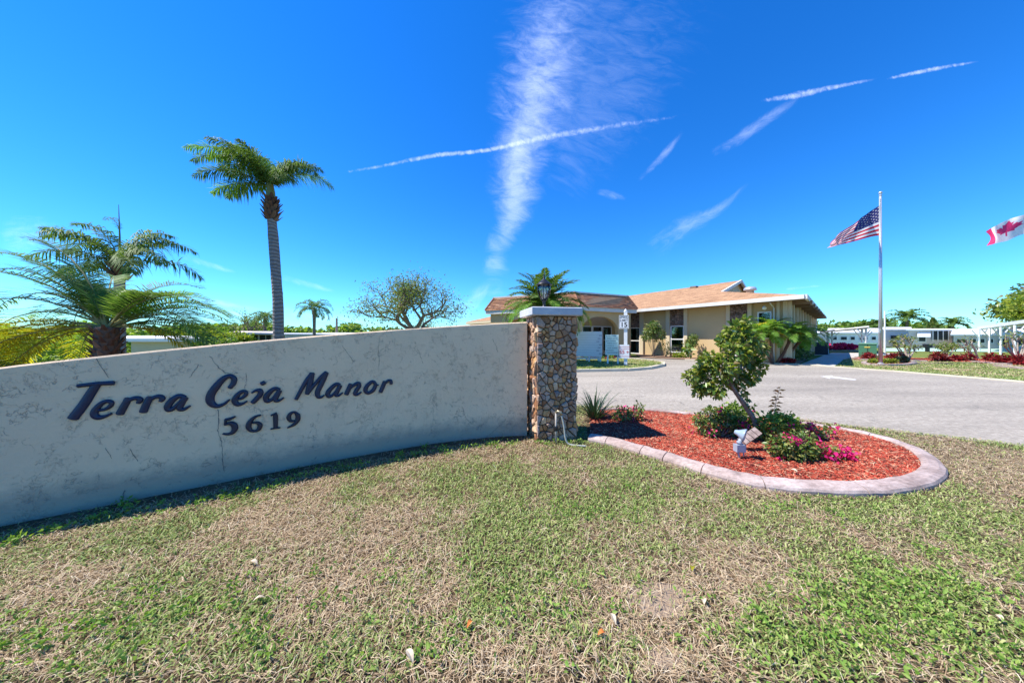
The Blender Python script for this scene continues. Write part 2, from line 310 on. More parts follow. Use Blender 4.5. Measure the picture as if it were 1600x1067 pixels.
def shingles(name, cols, bw=.33, bh=.14):
    m, n, p, o = mk(name); c = n.nodes.new('ShaderNodeUVMap'); b = n.nodes.new('ShaderNodeTexBrick'); n.links.new(c.outputs[0], b.inputs['Vector'])
    b.inputs['Scale'].default_value = 1; b.inputs['Brick Width'].default_value = bw; b.inputs['Row Height'].default_value = bh; b.inputs['Mortar Size'].default_value = .012
    b.inputs['Color1'].default_value = (*cols[0], 1); b.inputs['Color2'].default_value = (*cols[1], 1); b.inputs['Mortar'].default_value = (*cols[2], 1); b.inputs['Bias'].default_value = 0
    t = noise(n, 2.2, 6, .8); r = ramp(n, [(.32, (.72, .7, .68)), (.66, (1.35, 1.3, 1.25))]); n.links.new(t.outputs[0], r.inputs[0])
    mx = n.nodes.new('ShaderNodeMix'); mx.data_type = 'RGBA'; mx.blend_type = 'MULTIPLY'; mx.inputs[0].default_value = .9; n.links.new(b.outputs['Color'], mx.inputs[6]); n.links.new(r.outputs[0], mx.inputs[7])
    n.links.new(mx.outputs[2], p.inputs['Base Color']); p.inputs['Roughness'].default_value = .95; p.inputs['Specular IOR Level'].default_value = .1; bump(n, p, b.outputs['Fac'], -.5, .02); return m
M['shingle'] = shingles('tan_shingles', [(.44, .27, .155), (.30, .175, .10), (.19, .115, .07)], .6, .2)
M['tile'] = islandmat('brown_roof_tile', [(.25, .11, .06), (.34, .16, .08), (.20, .085, .05), (.40, .22, .13)], rough=.85, bs=.3, sc=5, amt=.5)
M['bark'] = mat('grey_brown_bark', (.16, .12, .09), (.28, .23, .19), sc=18, rough=.95, bs=.9, bsc=30, bd=.02)
def palmbark():
    m, n, p, o = mk('ringed_palm_trunk'); c = n.nodes.new('ShaderNodeTexCoord'); wv = n.nodes.new('ShaderNodeTexWave'); wv.bands_direction = 'Z'; wv.inputs['Scale'].default_value = 2.6; wv.inputs['Distortion'].default_value = 7; wv.inputs['Detail'].default_value = 4
    n.links.new(c.outputs['Object'], wv.inputs[0]); t = noise(n, 9, 6, .7); ad = n.nodes.new('ShaderNodeMath'); ad.operation = 'MULTIPLY'; n.links.new(wv.outputs[1], ad.inputs[0]); n.links.new(t.outputs[0], ad.inputs[1])
    r = ramp(n, [(.0, (.15, .125, .115)), (.5, (.30, .255, .235))]); n.links.new(ad.outputs[0], r.inputs[0]); n.links.new(r.outputs[0], p.inputs['Base Color']); p.inputs['Roughness'].default_value = .95; bump(n, p, ad.outputs[0], .8, .02); return m
M['palmbark'] = palmbark()
M['boot'] = islandmat('brown_frond_boots', [(.10, .045, .028), (.17, .085, .05), (.06, .028, .018), (.24, .15, .10)], rough=.9, bs=.5, amt=.4)
M['palmleaf'] = leafmat('palm_leaflet', [(.04, .085, .02), (.08, .15, .035), (.13, .21, .05), (.18, .25, .08)], .3, .6, .15)
M['palmbright'] = leafmat('bright_palm_leaflet', [(.07, .17, .025), (.14, .27, .04), (.25, .38, .08)], .4, .5, .3)
M['palmyellow'] = leafmat('yellowing_palm_leaflet', [(.42, .36, .02), (.5, .44, .03), (.30, .30, .03), (.56, .47, .06)], .45, .5)
M['rachis'] = mat('palm_leaf_stalk', (.18, .2, .06), (.24, .2, .08), rough=.6, bs=0)
M['leafdark'] = leafmat('dark_glossy_leaf', [(.05, .10, .02), (.09, .17, .033), (.16, .24, .055), (.29, .31, .09), (.19, .13, .05)], .25, .35, .5)
M['leafmid'] = leafmat('fresh_green_leaf', [(.11, .20, .035), (.19, .30, .055), (.30, .39, .08), (.09, .14, .035)], .35, .45)
M['leafolive'] = leafmat('olive_small_leaf', [(.09, .15, .035), (.16, .22, .05), (.24, .29, .08), (.30, .28, .09)], .3, .5)
M['leafcopper'] = leafmat('coppery_leaf', [(.36, .14, .06), (.5, .22, .09), (.26, .17, .06)], .3, .4)
M['leafyel'] = leafmat('yellow_green_leaf', [(.18, .24, .03), (.3, .33, .04), (.1, .18, .03)], .4, .5)
M['pink'] = leafmat('magenta_bract', [(.62, .02, .18), (.75, .04, .28), (.52, .015, .12), (.70, .08, .20)], .35, .6, .2)
M['redleaf'] = leafmat('dark_red_leaf', [(.20, .012, .02), (.32, .02, .03), (.12, .012, .02), (.4, .05, .04)], .3, .4)
M['strap'] = leafmat('strap_leaf', [(.02, .04, .02), (.04, .075, .035), (.09, .13, .07)], .15, .3, .6)
M['alu'] = mat('brushed_pole', (.62, .63, .65), (.5, .51, .54), sc=2, rough=.35, bs=0, metal=.5)
M['roadpaint'] = mat('worn_white_line', (.62, .6, .57), (.42, .4, .38), sc=25, rough=.9, bs=.3)
M['green'] = mat('green_cabinet_paint', (.07, .22, .12), (.055, .17, .095), rough=.5, bs=.05)
M['navydark'] = mat('dark_unit_metal', (.012, .02, .045), (.02, .03, .06), rough=.5, bs=.05)
M['court'] = mat('pale_green_court', (.34, .52, .42), (.42, .58, .47), sc=.6, rough=.8, bs=.1)
M['greyhome'] = mat('pinkish_siding', (.55, .47, .43), (.5, .43, .4), sc=1, rough=.8, bs=.05)

# ================================================================== the setting
ROAD_NEAR = [G(*p) for p in [(560, 600), (905, 634), (1000, 639), (1060, 644), (1150, 647), (1240, 654), (1330, 666), (1450, 680), (1600, 697), (2100, 752), (3400, 895)]]
ROAD_FAR = [G(*p) for p in [(3400, 768), (2100, 640), (1750, 610), (1600, 597), (1400, 580.5), (1300, 573), (1250, 569.5), (1180, 566.5), (1070, 562), (1000, 559), (900, 556), (560, 552)]]
ROAD = [Vector((p.x, p.y, 0)) for p in ROAD_NEAR + ROAD_FAR]
NEARLAWN = [(-14, -4), (24, -4)] + [(p.x, p.y) for p in ROAD_NEAR[::-1]] + [(-14, 6.5)]
def flat(name, pts, z, m, **t):
    mb = MB(); mb.add([(p[0], p[1], z) for p in pts], [list(range(len(pts)))]); c = (pts[0][0], pts[0][1], z)
    ob = mb.solo(name, m, (0, 0, 0), **t)
    import bmesh
    bm = bmesh.new(); bm.from_mesh(ob.data); bmesh.ops.triangulate(bm, faces=bm.faces); bmesh.ops.recalc_face_normals(bm, faces=bm.faces)
    for f in bm.faces:
        if f.normal.z < 0: f.normal_flip()
    bm.to_mesh(ob.data); bm.free(); return ob
flat('ground', [(-6000, -6000), (6000, -6000), (6000, 6000), (-6000, 6000)], -.02, M['lawnfar'], kind='structure')
flat('lawn_soil', NEARLAWN, -.004, M['thatch'], kind='structure')
flat('road', ROAD, 0.0, M['asphalt'], kind='structure')
# near arrow paint on the road
flat('lane_arrow', [G(*p, .004) for p in [(1282, 588), (1300, 586.5), (1302, 588), (1338, 592.4), (1336, 594.2), (1298, 590.2), (1296, 591.5)]], .004, M['roadpaint'], kind='structure')
def strip(name, pts, wid, z0, h, m, closed=False, seg=None, **tags):
    """kerb of separate lengths along a line"""
    root = thing(name, tags['label'], 'kerb', (pts[0][0], pts[0][1], z0))
    n = len(pts)
    for i in range(n if closed else n - 1):
        a = Vector((pts[i][0], pts[i][1], 0)); b = Vector((pts[(i + 1) % n][0], pts[(i + 1) % n][1], 0)); d = (b - a); L = d.length
        if L < .05: continue
        d /= L; q = Vector((-d.y, d.x, 0)); MB().obox(a, d, q, .006, L - .004, -wid / 2, wid / 2, z0, z0 + h + rnd.uniform(-.004, .004)).build('kerb_length', m, root)
    return root
# entrance island
ISL = [G(*p) for p in [(560, 588), (760, 583), (905, 581), (980, 579.5), (1015, 576.5), (1036, 572), (1036, 568), (1015, 565), (980, 562.5), (905, 560.5), (760, 559), (560, 558)]]
flat('island_lawn', ISL, .09, M['lawnfar'], kind='structure')
strip('island_kerb', ISL[:10], .16, -.01, .11, M['creamkerb'], label='cream kerb edging the grass island in front of the clubhouse')
# far lawn kerb on the road's far side, walk, planting bed by the building
FK = [p for p in ROAD_FAR[2:9]][::-1]
FK2 = []
for a, b in zip(FK[:-1], FK[1:]):
    k = max(1, int((b - a).length / 2.4)); FK2 += [a.lerp(b, j / k) for j in range(k)]
FK2.append(FK[-1])
strip('road_kerb', FK2, .22, -.02, .05, M['creamkerb'], label='low cream kerb along the far edge of the asphalt road')
WALK = [G(*p) for p in [(1252, 569.5), (1304, 573), (1322, 561), (1370, 556), (1420, 553.5), (1420, 551), (1330, 551.5), (1290, 553.5), (1262, 559)]]
walk = thing('concrete_walk', 'pale concrete walk beside the clubhouse leading back from the road', 'walkway', G(1290, 562)); walk['kind'] = 'structure'
for i, (a, b) in enumerate([((1252, 569.5, 1304, 573), (1266, 564, 1311, 567)), ((1266, 563.8, 1311.5, 566.8), (1280, 559, 1318, 561.5)), ((1280, 558.8, 1319, 561.3), (1290, 554.5, 1345, 557.5)), ((1290, 554.3, 1346, 557.3), (1300, 551.5, 1420, 552.6))]):
    mb = MB(); q = [G(a[0], a[1]), G(a[2], a[3]), G(b[2], b[3]), G(b[0], b[1])]; mb.prism([(p.x, p.y, -.02) for p in q], (0, 0, .05)); mb.build('slab', M['concrete'], walk)
flat('shuffleboard_court', [G(*p) for p in [(1382, 549), (1480, 549), (1620, 551), (2100, 553), (2100, 546), (1500, 543.5), (1382, 544)]], .01, M['court'], kind='structure')
BBED = [G(*p) for p in [(1000, 558.5), (1070, 561.5), (1180, 566.3), (1248, 569.3), (1262, 562), (1266, 556)]]
flat('planting_bed', [(p.x, p.y) for p in BBED] + [(24, 24), (14.3, 14.9), (9.4, 22.7)], .02, mat('brown_mulch', (.2, .12, .08), (.3, .2, .14), sc=20, rough=1, bs=.8), kind='structure')

# ------------------------------------------------------------------ curved sign wall
fitX = np.array([-3.65, -3.0, -2.5, -1.37, .19]); fitY = np.array([2.10, 2.50, 2.86, 3.52, 4.005])
pc = np.polyfit(fitX, fitY, 3)
def wy(x): return float(np.polyval(pc, x)) if x > -3.9 else float(np.polyval(pc, -3.9) + (x + 3.9) * np.polyval(np.polyder(pc), -3.9))
def wd(x): return float(np.polyval(np.polyder(pc), max(x, -3.9)))
def wall_at(px):
    k = (px - 800) / F; a, b = -6.5, .6
    for _ in range(50):
        m_ = (a + b) / 2
        if m_ - k * wy(m_) < 0: a = m_
        else: b = m_
    return (a + b) / 2
TOPS = []
for px, py in [(-60, 581), (0, 574), (80, 562.5), (160, 555.5), (320, 541.3), (400, 534), (500, 524), (600, 516), (700, 510), (820, 503)]:
    x = wall_at(px); TOPS.append((x, EYE + (HZ - py) / F * wy(x)))
TOPS.insert(0, (-6.4, TOPS[0][1] - .18)); tx = [t[0] for t in TOPS]; tz = [t[1] for t in TOPS]
pt = np.polyfit(tx[1:], tz[1:], 2)
def wtop(x): return float(np.interp(x, tx, tz)) if x < -3.6 else float(np.polyval(pt, x))
def wn(x):
    d = wd(x); return Vector((d, -1, 0)).normalized()
def wallpt(px, py, off=0):
    x = wall_at(px); y = wy(x); n = wn(x); return Vector((x, y, EYE + (HZ - py) / F * y)) + n * off
wall = thing('sign_wall', 'long curved beige stucco wall with blue raised letters beside the stone pillar', 'wall', (-1.5, wy(-1.5), 0))
mb = MB(); xs = np.linspace(-6.4, .205, 90); TH = .2; n = 0
rows = 10
Vv = []
for x in xs:
    nn = wn(x); p = Vector((x, wy(x), 0)); zt = wtop(x)
    for k in range(rows + 1):
        z = -.15 + (zt - .012 + .15) * k / rows; off = .006 * (vnoise(x, z, 1.7, 5) - .5) + .005 * (vnoise(x, z, 6, 6) - .5)
        Vv.append(p + nn * float(off) + Vector((0, 0, z)))
    Vv.append(p - nn * .012 + Vector((0, 0, zt)))
    Vv.append(p - nn * (TH - .012) + Vector((0, 0, zt + .002)))
    Vv.append(p - nn * TH + Vector((0, 0, zt - .012))); Vv.append(p - nn * TH + Vector((0, 0, -.15)))
c = rows + 5; Ff = []
for i in range(len(xs) - 1):
    for k in range(c - 1):
        a = i * c + k; Ff.append((a, a + c, a + c + 1, a + 1))
mb.add(Vv, Ff); mb.f.append([k for k in range(c)]); mb.m.append(0); mb.f.append([(len(xs) - 1) * c + k for k in range(c)][::-1]); mb.m.append(0)
mb.build('wall_body', M['stucco'], wall, smooth=False)
# lettering: raised rounded strokes
def stroke(mb, pts, org, sc, K=9):
    pp = crom(pts, 7); ctr = []; hw = []
    for q in pp:
        px = org[0] + q[0] / sc; py = org[1] + q[1] / sc; ctr.append(wallpt(px, py)); hw.append(max(q[2] * .92, 5) / sc / F * ctr[-1].y)
    nrm = wn(ctr[len(ctr) // 2].x)
    # round ends
    t0 = (ctr[0] - ctr[1]).normalized(); t1 = (ctr[-1] - ctr[-2]).normalized()
    C = [ctr[0] + t0 * hw[0] * .42, ctr[0] + t0 * hw[0] * .3] + ctr + [ctr[-1] + t1 * hw[-1] * .3, ctr[-1] + t1 * hw[-1] * .42]
    H = [hw[0] * .45, hw[0] * .82] + hw + [hw[-1] * .82, hw[-1] * .45]
    b = len(mb.v); prof = [(-1, -.004), (-1, .009), (-.8, .0155), (-.4, .0195), (0, .0205), (.4, .0195), (.8, .0155), (1, .009), (1, -.004)]; K = len(prof)
    off = rnd.uniform(0, .0015)
    for i, p in enumerate(C):
        t = (C[min(i + 1, len(C) - 1)] - C[max(i - 1, 0)]).normalized(); s_ = t.cross(nrm).normalized()
        e = .75 if i in (0, len(C) - 1) else 1
        for a, d in prof: mb.v.append(p + s_ * a * H[i] + nrm * ((d + off if d > 0 else d) * e))
    for i in range(len(C) - 1):
        for k in range(K - 1): mb.f.append([b + i * K + k, b + (i + 1) * K + k, b + (i + 1) * K + k + 1, b + i * K + k + 1]); mb.m.append(0)
    mb.f.append([b + k for k in range(K)]); mb.m.append(0); e = b + (len(C) - 1) * K; mb.f.append([e + k for k in range(K)][::-1]); mb.m.append(0)
OT, ST = (100, 580), 1600 / 220
OC, SCc = (310, 570), 1231 / 150
OM, SM = (440, 570), 1600 / 190
L = [
 (OT, ST, 'navy', [[(375, 150, 38), (300, 265, 42), (230, 375, 44), (110, 530, 46)], [(170, 165, 22), (370, 142, 24), (565, 132, 27)]]),
 (OT, ST, 'navy', [[(405, 440, 16), (470, 432, 18), (530, 395, 22), (545, 355, 22), (500, 337, 22), (430, 365, 26), (365, 435, 32), (352, 490, 34), (395, 522, 30), (470, 510, 20), (545, 478, 13)]]),
 (OT, ST, 'navy', [[(735, 310, 32), (690, 390, 34), (640, 480, 36)], [(700, 375, 14), (765, 318, 22), (830, 303, 26), (868, 322, 28), (850, 358, 22)]]),
 (OT, ST, 'navy', [[(980, 298, 32), (940, 375, 34), (905, 458, 36)], [(950, 355, 14), (1020, 300, 22), (1085, 285, 26), (1120, 305, 28), (1105, 338, 22)]]),
 (OT, ST, 'navy', [[(1375, 295, 24), (1310, 280, 28), (1240, 320, 32), (1185, 390, 34), (1192, 435, 28), (1240, 425, 22), (1310, 360, 20), (1370, 300, 22)], [(1385, 300, 26), (1335, 380, 28), (1318, 422, 28), (1360, 432, 20), (1435, 392, 11)]]),
 (OC, SCc, 'navy', [[(405, 292, 28), (450, 235, 32), (458, 175, 30), (405, 142, 28), (320, 180, 36), (220, 290, 44), (155, 400, 46), (165, 485, 42), (240, 528, 28), (330, 500, 20), (400, 443, 12)]]),
 (OC, SCc, 'navy', [[(500, 440, 14), (560, 425, 20), (610, 380, 24), (600, 340, 22), (545, 350, 26), (485, 410, 32), (468, 465, 34), (505, 505, 28), (570, 495, 18), (625, 465, 11)]]),
 (OC, SCc, 'navy', [[(690, 355, 13), (740, 328, 20), (790, 330, 30), (795, 375, 32), (750, 430, 31), (700, 482, 30)], [(812, 243, 28), (848, 226, 28)]]),
 (OC, SCc, 'navy', [[(1040, 318, 22), (985, 303, 26), (920, 345, 32), (870, 410, 34), (880, 462, 28), (930, 452, 20), (985, 395, 20), (1035, 325, 22)], [(1048, 335, 24), (1005, 410, 26), (990, 452, 26), (1030, 460, 18), (1095, 420, 10)]]),
 (OM, SM, 'navy', [[(192, 450, 24), (260, 325, 26), (330, 200, 26), (400, 118, 30)], [(400, 112, 34), (372, 250, 36), (338, 380, 28)], [(338, 382, 22), (430, 265, 24), (520, 160, 26), (588, 100, 28)], [(590, 105, 30), (530, 235, 34), (475, 350, 34), (480, 412, 28), (520, 425, 18), (560, 398, 11)]]),
 (OM, SM, 'navy', [[(765, 262, 22), (715, 256, 26), (650, 310, 30), (608, 370, 32), (622, 412, 26), (670, 398, 20), (725, 335, 20), (765, 270, 22)], [(772, 275, 26), (735, 345, 28), (715, 392, 26), (750, 402, 18), (803, 366, 10)]]),
 (OM, SM, 'navy', [[(908, 255, 28), (880, 320, 30), (852, 385, 30)], [(880, 335, 14), (940, 275, 20), (1005, 242, 26), (1020, 275, 28), (985, 335, 28), (965, 380, 26), (1000, 388, 18), (1048, 356, 10)]]),
 (OM, SM, 'navy', [[(1185, 222, 24), (1125, 275, 28), (1103, 335, 28), (1140, 368, 24), (1200, 335, 26), (1232, 275, 26), (1220, 230, 22), (1185, 222, 24)], [(1225, 262, 14), (1275, 264, 9)]]),
 (OM, SM, 'navy', [[(1358, 222, 28), (1330, 290, 28), (1302, 355, 28)], [(1335, 275, 12), (1390, 215, 20), (1435, 210, 22), (1440, 248, 22)]]),
 (OC, SCc, 'digit', [[(345, 702, 16), (400, 692, 20), (472, 662, 12)], [(352, 700, 14), (342, 765, 12)], [(342, 768, 12), (400, 745, 24), (455, 765, 34), (470, 812, 34), (445, 858, 28), (385, 885, 18), (318, 880, 10)]]),
 (OC, SCc, 'digit', [[(800, 642, 10), (730, 665, 18), (665, 725, 28), (645, 790, 32), (672, 835, 22), (725, 846, 16), (775, 820, 26), (790, 770, 28), (755, 738, 18), (700, 742, 12)]]),
 (OC, SCc, 'digit', [[(988, 640, 26), (990, 720, 27), (992, 798, 25)], [(935, 645, 10), (1000, 618, 14)], [(930, 820, 9), (990, 808, 12), (1050, 802, 9)]]),
 (OM, SM, 'digit', [[(215, 665, 30), (175, 622, 16), (120, 638, 22), (95, 690, 28), (120, 735, 20), (170, 735, 12)], [(215, 660, 28), (212, 720, 30), (165, 780, 22), (80, 824, 10)]]),
]
for org, sc, mt, st in L:
    mb = MB()
    for s_ in st: stroke(mb, s_, org, sc)
    mb.build('letter' if mt == 'navy' else 'numeral', M[mt], wall, smooth=False)
# cracks that run through the render coat
mb = MB()
def crk(pts, wmm=1.6):
    q = []
    for a, b in zip(pts[:-1], pts[1:]):
        k = 6
        for i in range(k): q.append((lerp(a[0], b[0], i / k) + rnd.uniform(-1.2, 1.2) * .9, lerp(a[1], b[1], i / k) + rnd.uniform(-1, 1) * .8))
    q.append(pts[-1])
    P3 = [wallpt(x, y, .0045) for x, y in q]
    for a, b in zip(P3[:-1], P3[1:]):
        d = (b - a).normalized(); s_ = d.cross(wn(a.x)).normalized() * (wmm / 1000 * rnd.uniform(.5, 1.3)); mb.add([a - s_, b - s_, b + s_, a + s_], [(0, 1, 2, 3)])
crk([(341, 640), (342, 655), (340, 672), (346, 690), (348, 716), (350, 735)], 2.4); crk([(328, 556), (340, 572), (352, 583), (372, 583)], 2); crk([(384, 582), (385, 592), (383, 608)], 1.5)
crk([(150, 560), (170, 590)]); crk([(592, 528), (592, 580)], 1.2); crk([(535, 540), (546, 556), (552, 565)]); crk([(652, 545), (661, 568)], 1.6); crk([(770, 530), (778, 550)]); crk([(722, 635), (728, 655), (738, 662)]); crk([(765, 680), (785, 660)])
crk([(195, 765), (192, 780)], 3); crk([(165, 700), (175, 716)]); crk([(204, 702), (216, 720)]); crk([(310, 570), (296, 590)])
mb.build('crack', M['crack'], wall)

# ------------------------------------------------------------------ pillar with stone facing
sd = Vector((-.20, 1, 0)).normalized(); fd = Vector((sd.y, -sd.x, 0))     # side (backwards) and front (to the right) directions
PW, PH = .535, 1.61
PA = G(839, 690); PA.z = 0                                                 # front left corner
pil = thing('stone_pillar', 'square stone-clad pillar with a pale cap at the end of the sign wall', 'pillar', PA + fd * PW / 2 + sd * PW / 2)
MB().obox(PA, fd, sd, .022, PW - .022, .022, PW - .022, -.1, PH).build('core', M['mortar'], pil)
def clip(poly, a, b, c):
    out = []
    for i in range(len(poly)):
        p, q = poly[i], poly[(i + 1) % len(poly)]; dp = a * p[0] + b * p[1] - c; dq = a * q[0] + b * q[1] - c
        if dp <= 0: out.append(p)
        if (dp < 0 < dq) or (dq < 0 < dp):
            t = dp / (dp - dq); out.append((p[0] + (q[0] - p[0]) * t, p[1] + (q[1] - p[1]) * t))
    return out
def cells(W, H, n, seed, gap=.0045, asp=1.0):
    g = random.Random(seed); pts = []; tries = 0; rad = math.sqrt(W * H / n) * .74
    while len(pts) < n and tries < 12000:
        tries += 1; p = (g.uniform(0, W), g.uniform(0, H)); rr = rad * g.uniform(.42, 1.35) * (1 if tries < 6000 else .6)
        if all((p[0] - q[0]) ** 2 + (p[1] - q[1]) ** 2 > rr * rr for q in pts): pts.append(p)
    out = []
    for i, p in enumerate(pts):
        poly = [(0, 0), (W, 0), (W, H), (0, H)]
        for j, q in enumerate(pts):
            if i == j: continue
            dx, dy = q[0] - p[0], q[1] - p[1]; d = math.hypot(dx, dy)
            if d > rad * 6: continue
            poly = clip(poly, dx / d, dy / d, (dx * (p[0] + q[0]) / 2 + dy * (p[1] + q[1]) / 2) / d - gap * g.uniform(.2, 1.1))
            if len(poly) < 3: break
        if len(poly) >= 3:
            # drop slivers of edges
            pp = [poly[0]]
            for v in poly[1:]:
                if math.hypot(v[0] - pp[-1][0], v[1] - pp[-1][1]) > .008: pp.append(v)
            if len(pp) >= 3: out.append(pp)
    return out
def stone(mb, poly, o, u, v, nrm, dep, g):
    cx = sum(p[0] for p in poly) / len(poly); cy = sum(p[1] for p in poly) / len(poly); n = len(poly)
    tx_, ty_ = g.uniform(-.16, .16), g.uniform(-.16, .16); D = dep * g.uniform(.5, 1.5)
    W = lambda a, b, d: Vector(o) + u * a + v * b + nrm * d
    r1 = [W(*p, 0) for p in poly]
    jit = [g.uniform(-.003, .003) for _ in poly]
    r2 = [W(cx + (p[0] - cx) * .975, cy + (p[1] - cy) * .975, D * .72 + (p[0] - cx) * tx_ + (p[1] - cy) * ty_ + jit[i]) for i, p in enumerate(poly)]
    r3 = [W(cx + (p[0] - cx) * .80, cy + (p[1] - cy) * .80, D + (p[0] - cx) * tx_ + (p[1] - cy) * ty_ + jit[i] * 1.5) for i, p in enumerate(poly)]
    mb.add(r1 + r2 + r3 + [W(cx, cy, D * 1.06)], [[i, (i + 1) % n, n + (i + 1) % n, n + i] for i in range(n)] + [[n + i, n + (i + 1) % n, 2 * n + (i + 1) % n, 2 * n + i] for i in range(n)] + [[2 * n + i, 2 * n + (i + 1) % n, 3 * n] for i in range(n)])
g = random.Random(3); UP = Vector((0, 0, 1))
for poly in cells(PW, PH - .0, 178, 21): mb = MB(); stone(mb, poly, PA + sd * .021 + UP * -.01, fd, UP, -sd, .036, g); mb.build('stone', M['stone'], pil)
for poly in cells(PW, PH, 112, 22): mb = MB(); stone(mb, poly, PA + fd * .021 + sd * PW + UP * -.01, -sd, UP, -fd, .036, g); mb.build('stone', M['stone'], pil)
mb = MB()
for poly in cells(PW, PH, 120, 23): stone(mb, poly, PA + fd * (PW - .021), sd, UP, fd, .034, g)
for poly in cells(PW, PH, 90, 24): stone(mb, poly, PA + fd * PW + sd * (PW - .021), -fd, UP, sd, .034, g)
mb.build('stone_facing', M['stone'], pil, kind='stuff')
mb = MB(); o_ = .085; b_ = .012
def capring(e, z): return [PA + fd * a + sd * b + UP * z for a, b in [(-o_ - e, -o_ - e), (PW + o_ * .6 + e, -o_ - e), (PW + o_ * .6 + e, PW + o_ + e), (-o_ - e, PW + o_ + e)]]
rings = [capring(-b_, PH), capring(0, PH + b_), capring(0, PH + .098), capring(-b_, PH + .108)]
vs = [p for r_ in rings for p in r_]; fs = [(3, 2, 1, 0), (12, 13, 14, 15)] + [(r_ * 4 + i, r_ * 4 + (i + 1) % 4, r_ * 4 + 4 + (i + 1) % 4, r_ * 4 + 4 + i) for r_ in range(3) for i in range(4)]
mb.add(vs, fs); mb.build('cap', M['cap'], pil)
# lantern on the cap
CT = PA + fd * (.20) + sd * (.27) ; LZ = PH + .108
lc = P(850, 480, (PA + sd * .25).y); lc = Vector((lc.x, lc.y, LZ))
lan = thing('post_lantern', 'black coach lantern with clear glass standing on the pillar cap', 'lantern', lc)
MB().lathe([(.062, 0), (.062, .008), (.045, .02), (.028, .035), (.016, .05), (.016, .07), (.024, .078), (.016, .086), (.022, .1), (.034, .115), (.03, .125)], lc, 20).build('base', M['black'], lan, smooth=True)
k_ = 1.0
MB().lathe([(.034, .125), (.055, .15), (.078, .2), (.088, .25), (.088, .29), (.08, .32)], lc, 24).build('glass_bowl', M['glass'], lan, smooth=True)
for i in range(6):
    a = i * math.pi / 3 + .3; pr = [(.034, .12), (.057, .15), (.081, .2), (.091, .25), (.091, .29), (.084, .322)]
    MB().tube([lc + Vector((r_ * math.cos(a), r_ * math.sin(a), z)) for r_, z in pr], .0055, 6).build('rib', M['black'], lan)
MB().lathe([(.088, .318), (.108, .322), (.11, .33), (.085, .345), (.062, .372), (.05, .378), (.04, .392), (.026, .402), (.02, .41), (.01, .42), (.016, .43), (.01, .44), (.006, .452), (.011, .462), (.007, .474), (.003, .49)], lc, 24).build('roof', M['black'], lan, smooth=True)
MB().lathe([(.014, .13), (.014, .18), (.012, .182), (.026, .205), (.03, .235), (.02, .27), (.004, .29)], lc, 14).build('bulb', M['bulb'], lan, smooth=True)
# garden tap and hose in front of the pillar
tp = G(869, 690); tp = Vector((tp.x, (PA.y) - .06, 0))
tap = thing('garden_tap', 'grey standpipe with a brass tap in front of the stone pillar', 'tap', tp)
MB().tube([tp + Vector((-.012, 0, -.02)), tp + Vector((-.012, 0, .40))], .012, 8).build('pipe', mat('weathered_pipe', (.5, .47, .42), (.3, .27, .24), sc=20, rough=.7), tap, smooth=True)
MB().lathe([(.02, 0), (.026, .015), (.026, .045), (.02, .06)], tp + Vector((-.012, 0, .16)), 10).build('coupling', M['black'], tap)
MB().tube([tp + Vector((-.012, 0, .39)), tp + Vector((.01, -.02, .41)), tp + Vector((.045, -.035, .40)), tp + Vector((.05, -.037, .365))], [.016, .018, .016, .015], 8).build('spout', mat('tap_brass', (.45, .38, .25), (.3, .25, .17), rough=.4, metal=.6, bs=0), tap, smooth=True)
mb = MB(); mb.tube([tp + Vector((0, -.02, .415)), tp + Vector((0, -.02, .455))], .005, 6); mb.box((tp.x - .035, tp.y - .026, .452), (tp.x + .035, tp.y - .014, .462)); mb.build('handle', M['black'], tap)
hp = crom([tp + Vector(q) for q in [(.05, -.037, .36), (.068, -.04, .30), (.085, -.045, .2), (.095, -.05, .1), (.12, -.06, .03), (.16, -.075, .012), (.22, -.1, .012), (.34, -.12, .01)]], 5)
MB().tube([Vector(q) for q in hp], .011, 8).solo('garden_hose', mat('grey_hose', (.3, .33, .3), (.42, .42, .38), rough=.5), tuple(hp[0]), smooth=True, label='short grey hose hanging from the tap on the stone pillar', category='hose')

# ------------------------------------------------------------------ flower bed with kerb
OUT = [(918, 690), (950, 696), (994, 709), (1035, 721), (1095, 741), (1140, 754), (1196, 766), (1275, 774), (1369, 776.5), (1425, 771), (1462, 762), (1481, 747), (1474, 730), (1444, 709), (1387, 689), (1331, 676), (1275, 667), (1249, 663), (1180, 655), (1120, 651), (1060, 647), (1016, 643), (960, 641), (915, 643)]
og = [G(*p) for p in OUT]; og = crom([(p.x, p.y) for p in og], 8)
def offset(poly, d):
    out = []; n = len(poly)
    for i in range(n):
        a = np.array(poly[max(i - 1, 0)]); b = np.array(poly[min(i + 1, n - 1)]); t = b - a; t = t / (np.linalg.norm(t) + 1e-9)
        out.append(np.array(poly[i]) + np.array([-t[1], t[0]]) * d)
    return out
KW = .155
prof = [(0, -.03), (0, .028), (.012, .048), (.05, .066), (.11, .074), (.142, .07), (KW, .055), (KW, -.03)]
rings = [offset(og, d) for d, z in prof]
bed = thing('flower_bed_kerb', 'pinkish concrete kerb of jointed lengths around the red mulch bed', 'kerb', (og[40][0], og[40][1], 0))
arc = np.concatenate([[0], np.cumsum([np.linalg.norm(og[i + 1] - og[i]) for i in range(len(og) - 1)])])
jpx = [(918, 690), (945, 695), (1001, 711), (1036, 721), (1094, 741), (1197, 766), (1360, 776.5), (1481, 749), (1372, 686), (1290, 669), (1180, 655), (1060, 647), (985, 642), (915, 643)]
js = []
for q in jpx:
    g_ = G(*q); js.append(int(np.argmin([np.hypot(p[0] - g_.x, p[1] - g_.y) for p in og])))
js[0] = 0; js[-1] = len(og) - 1
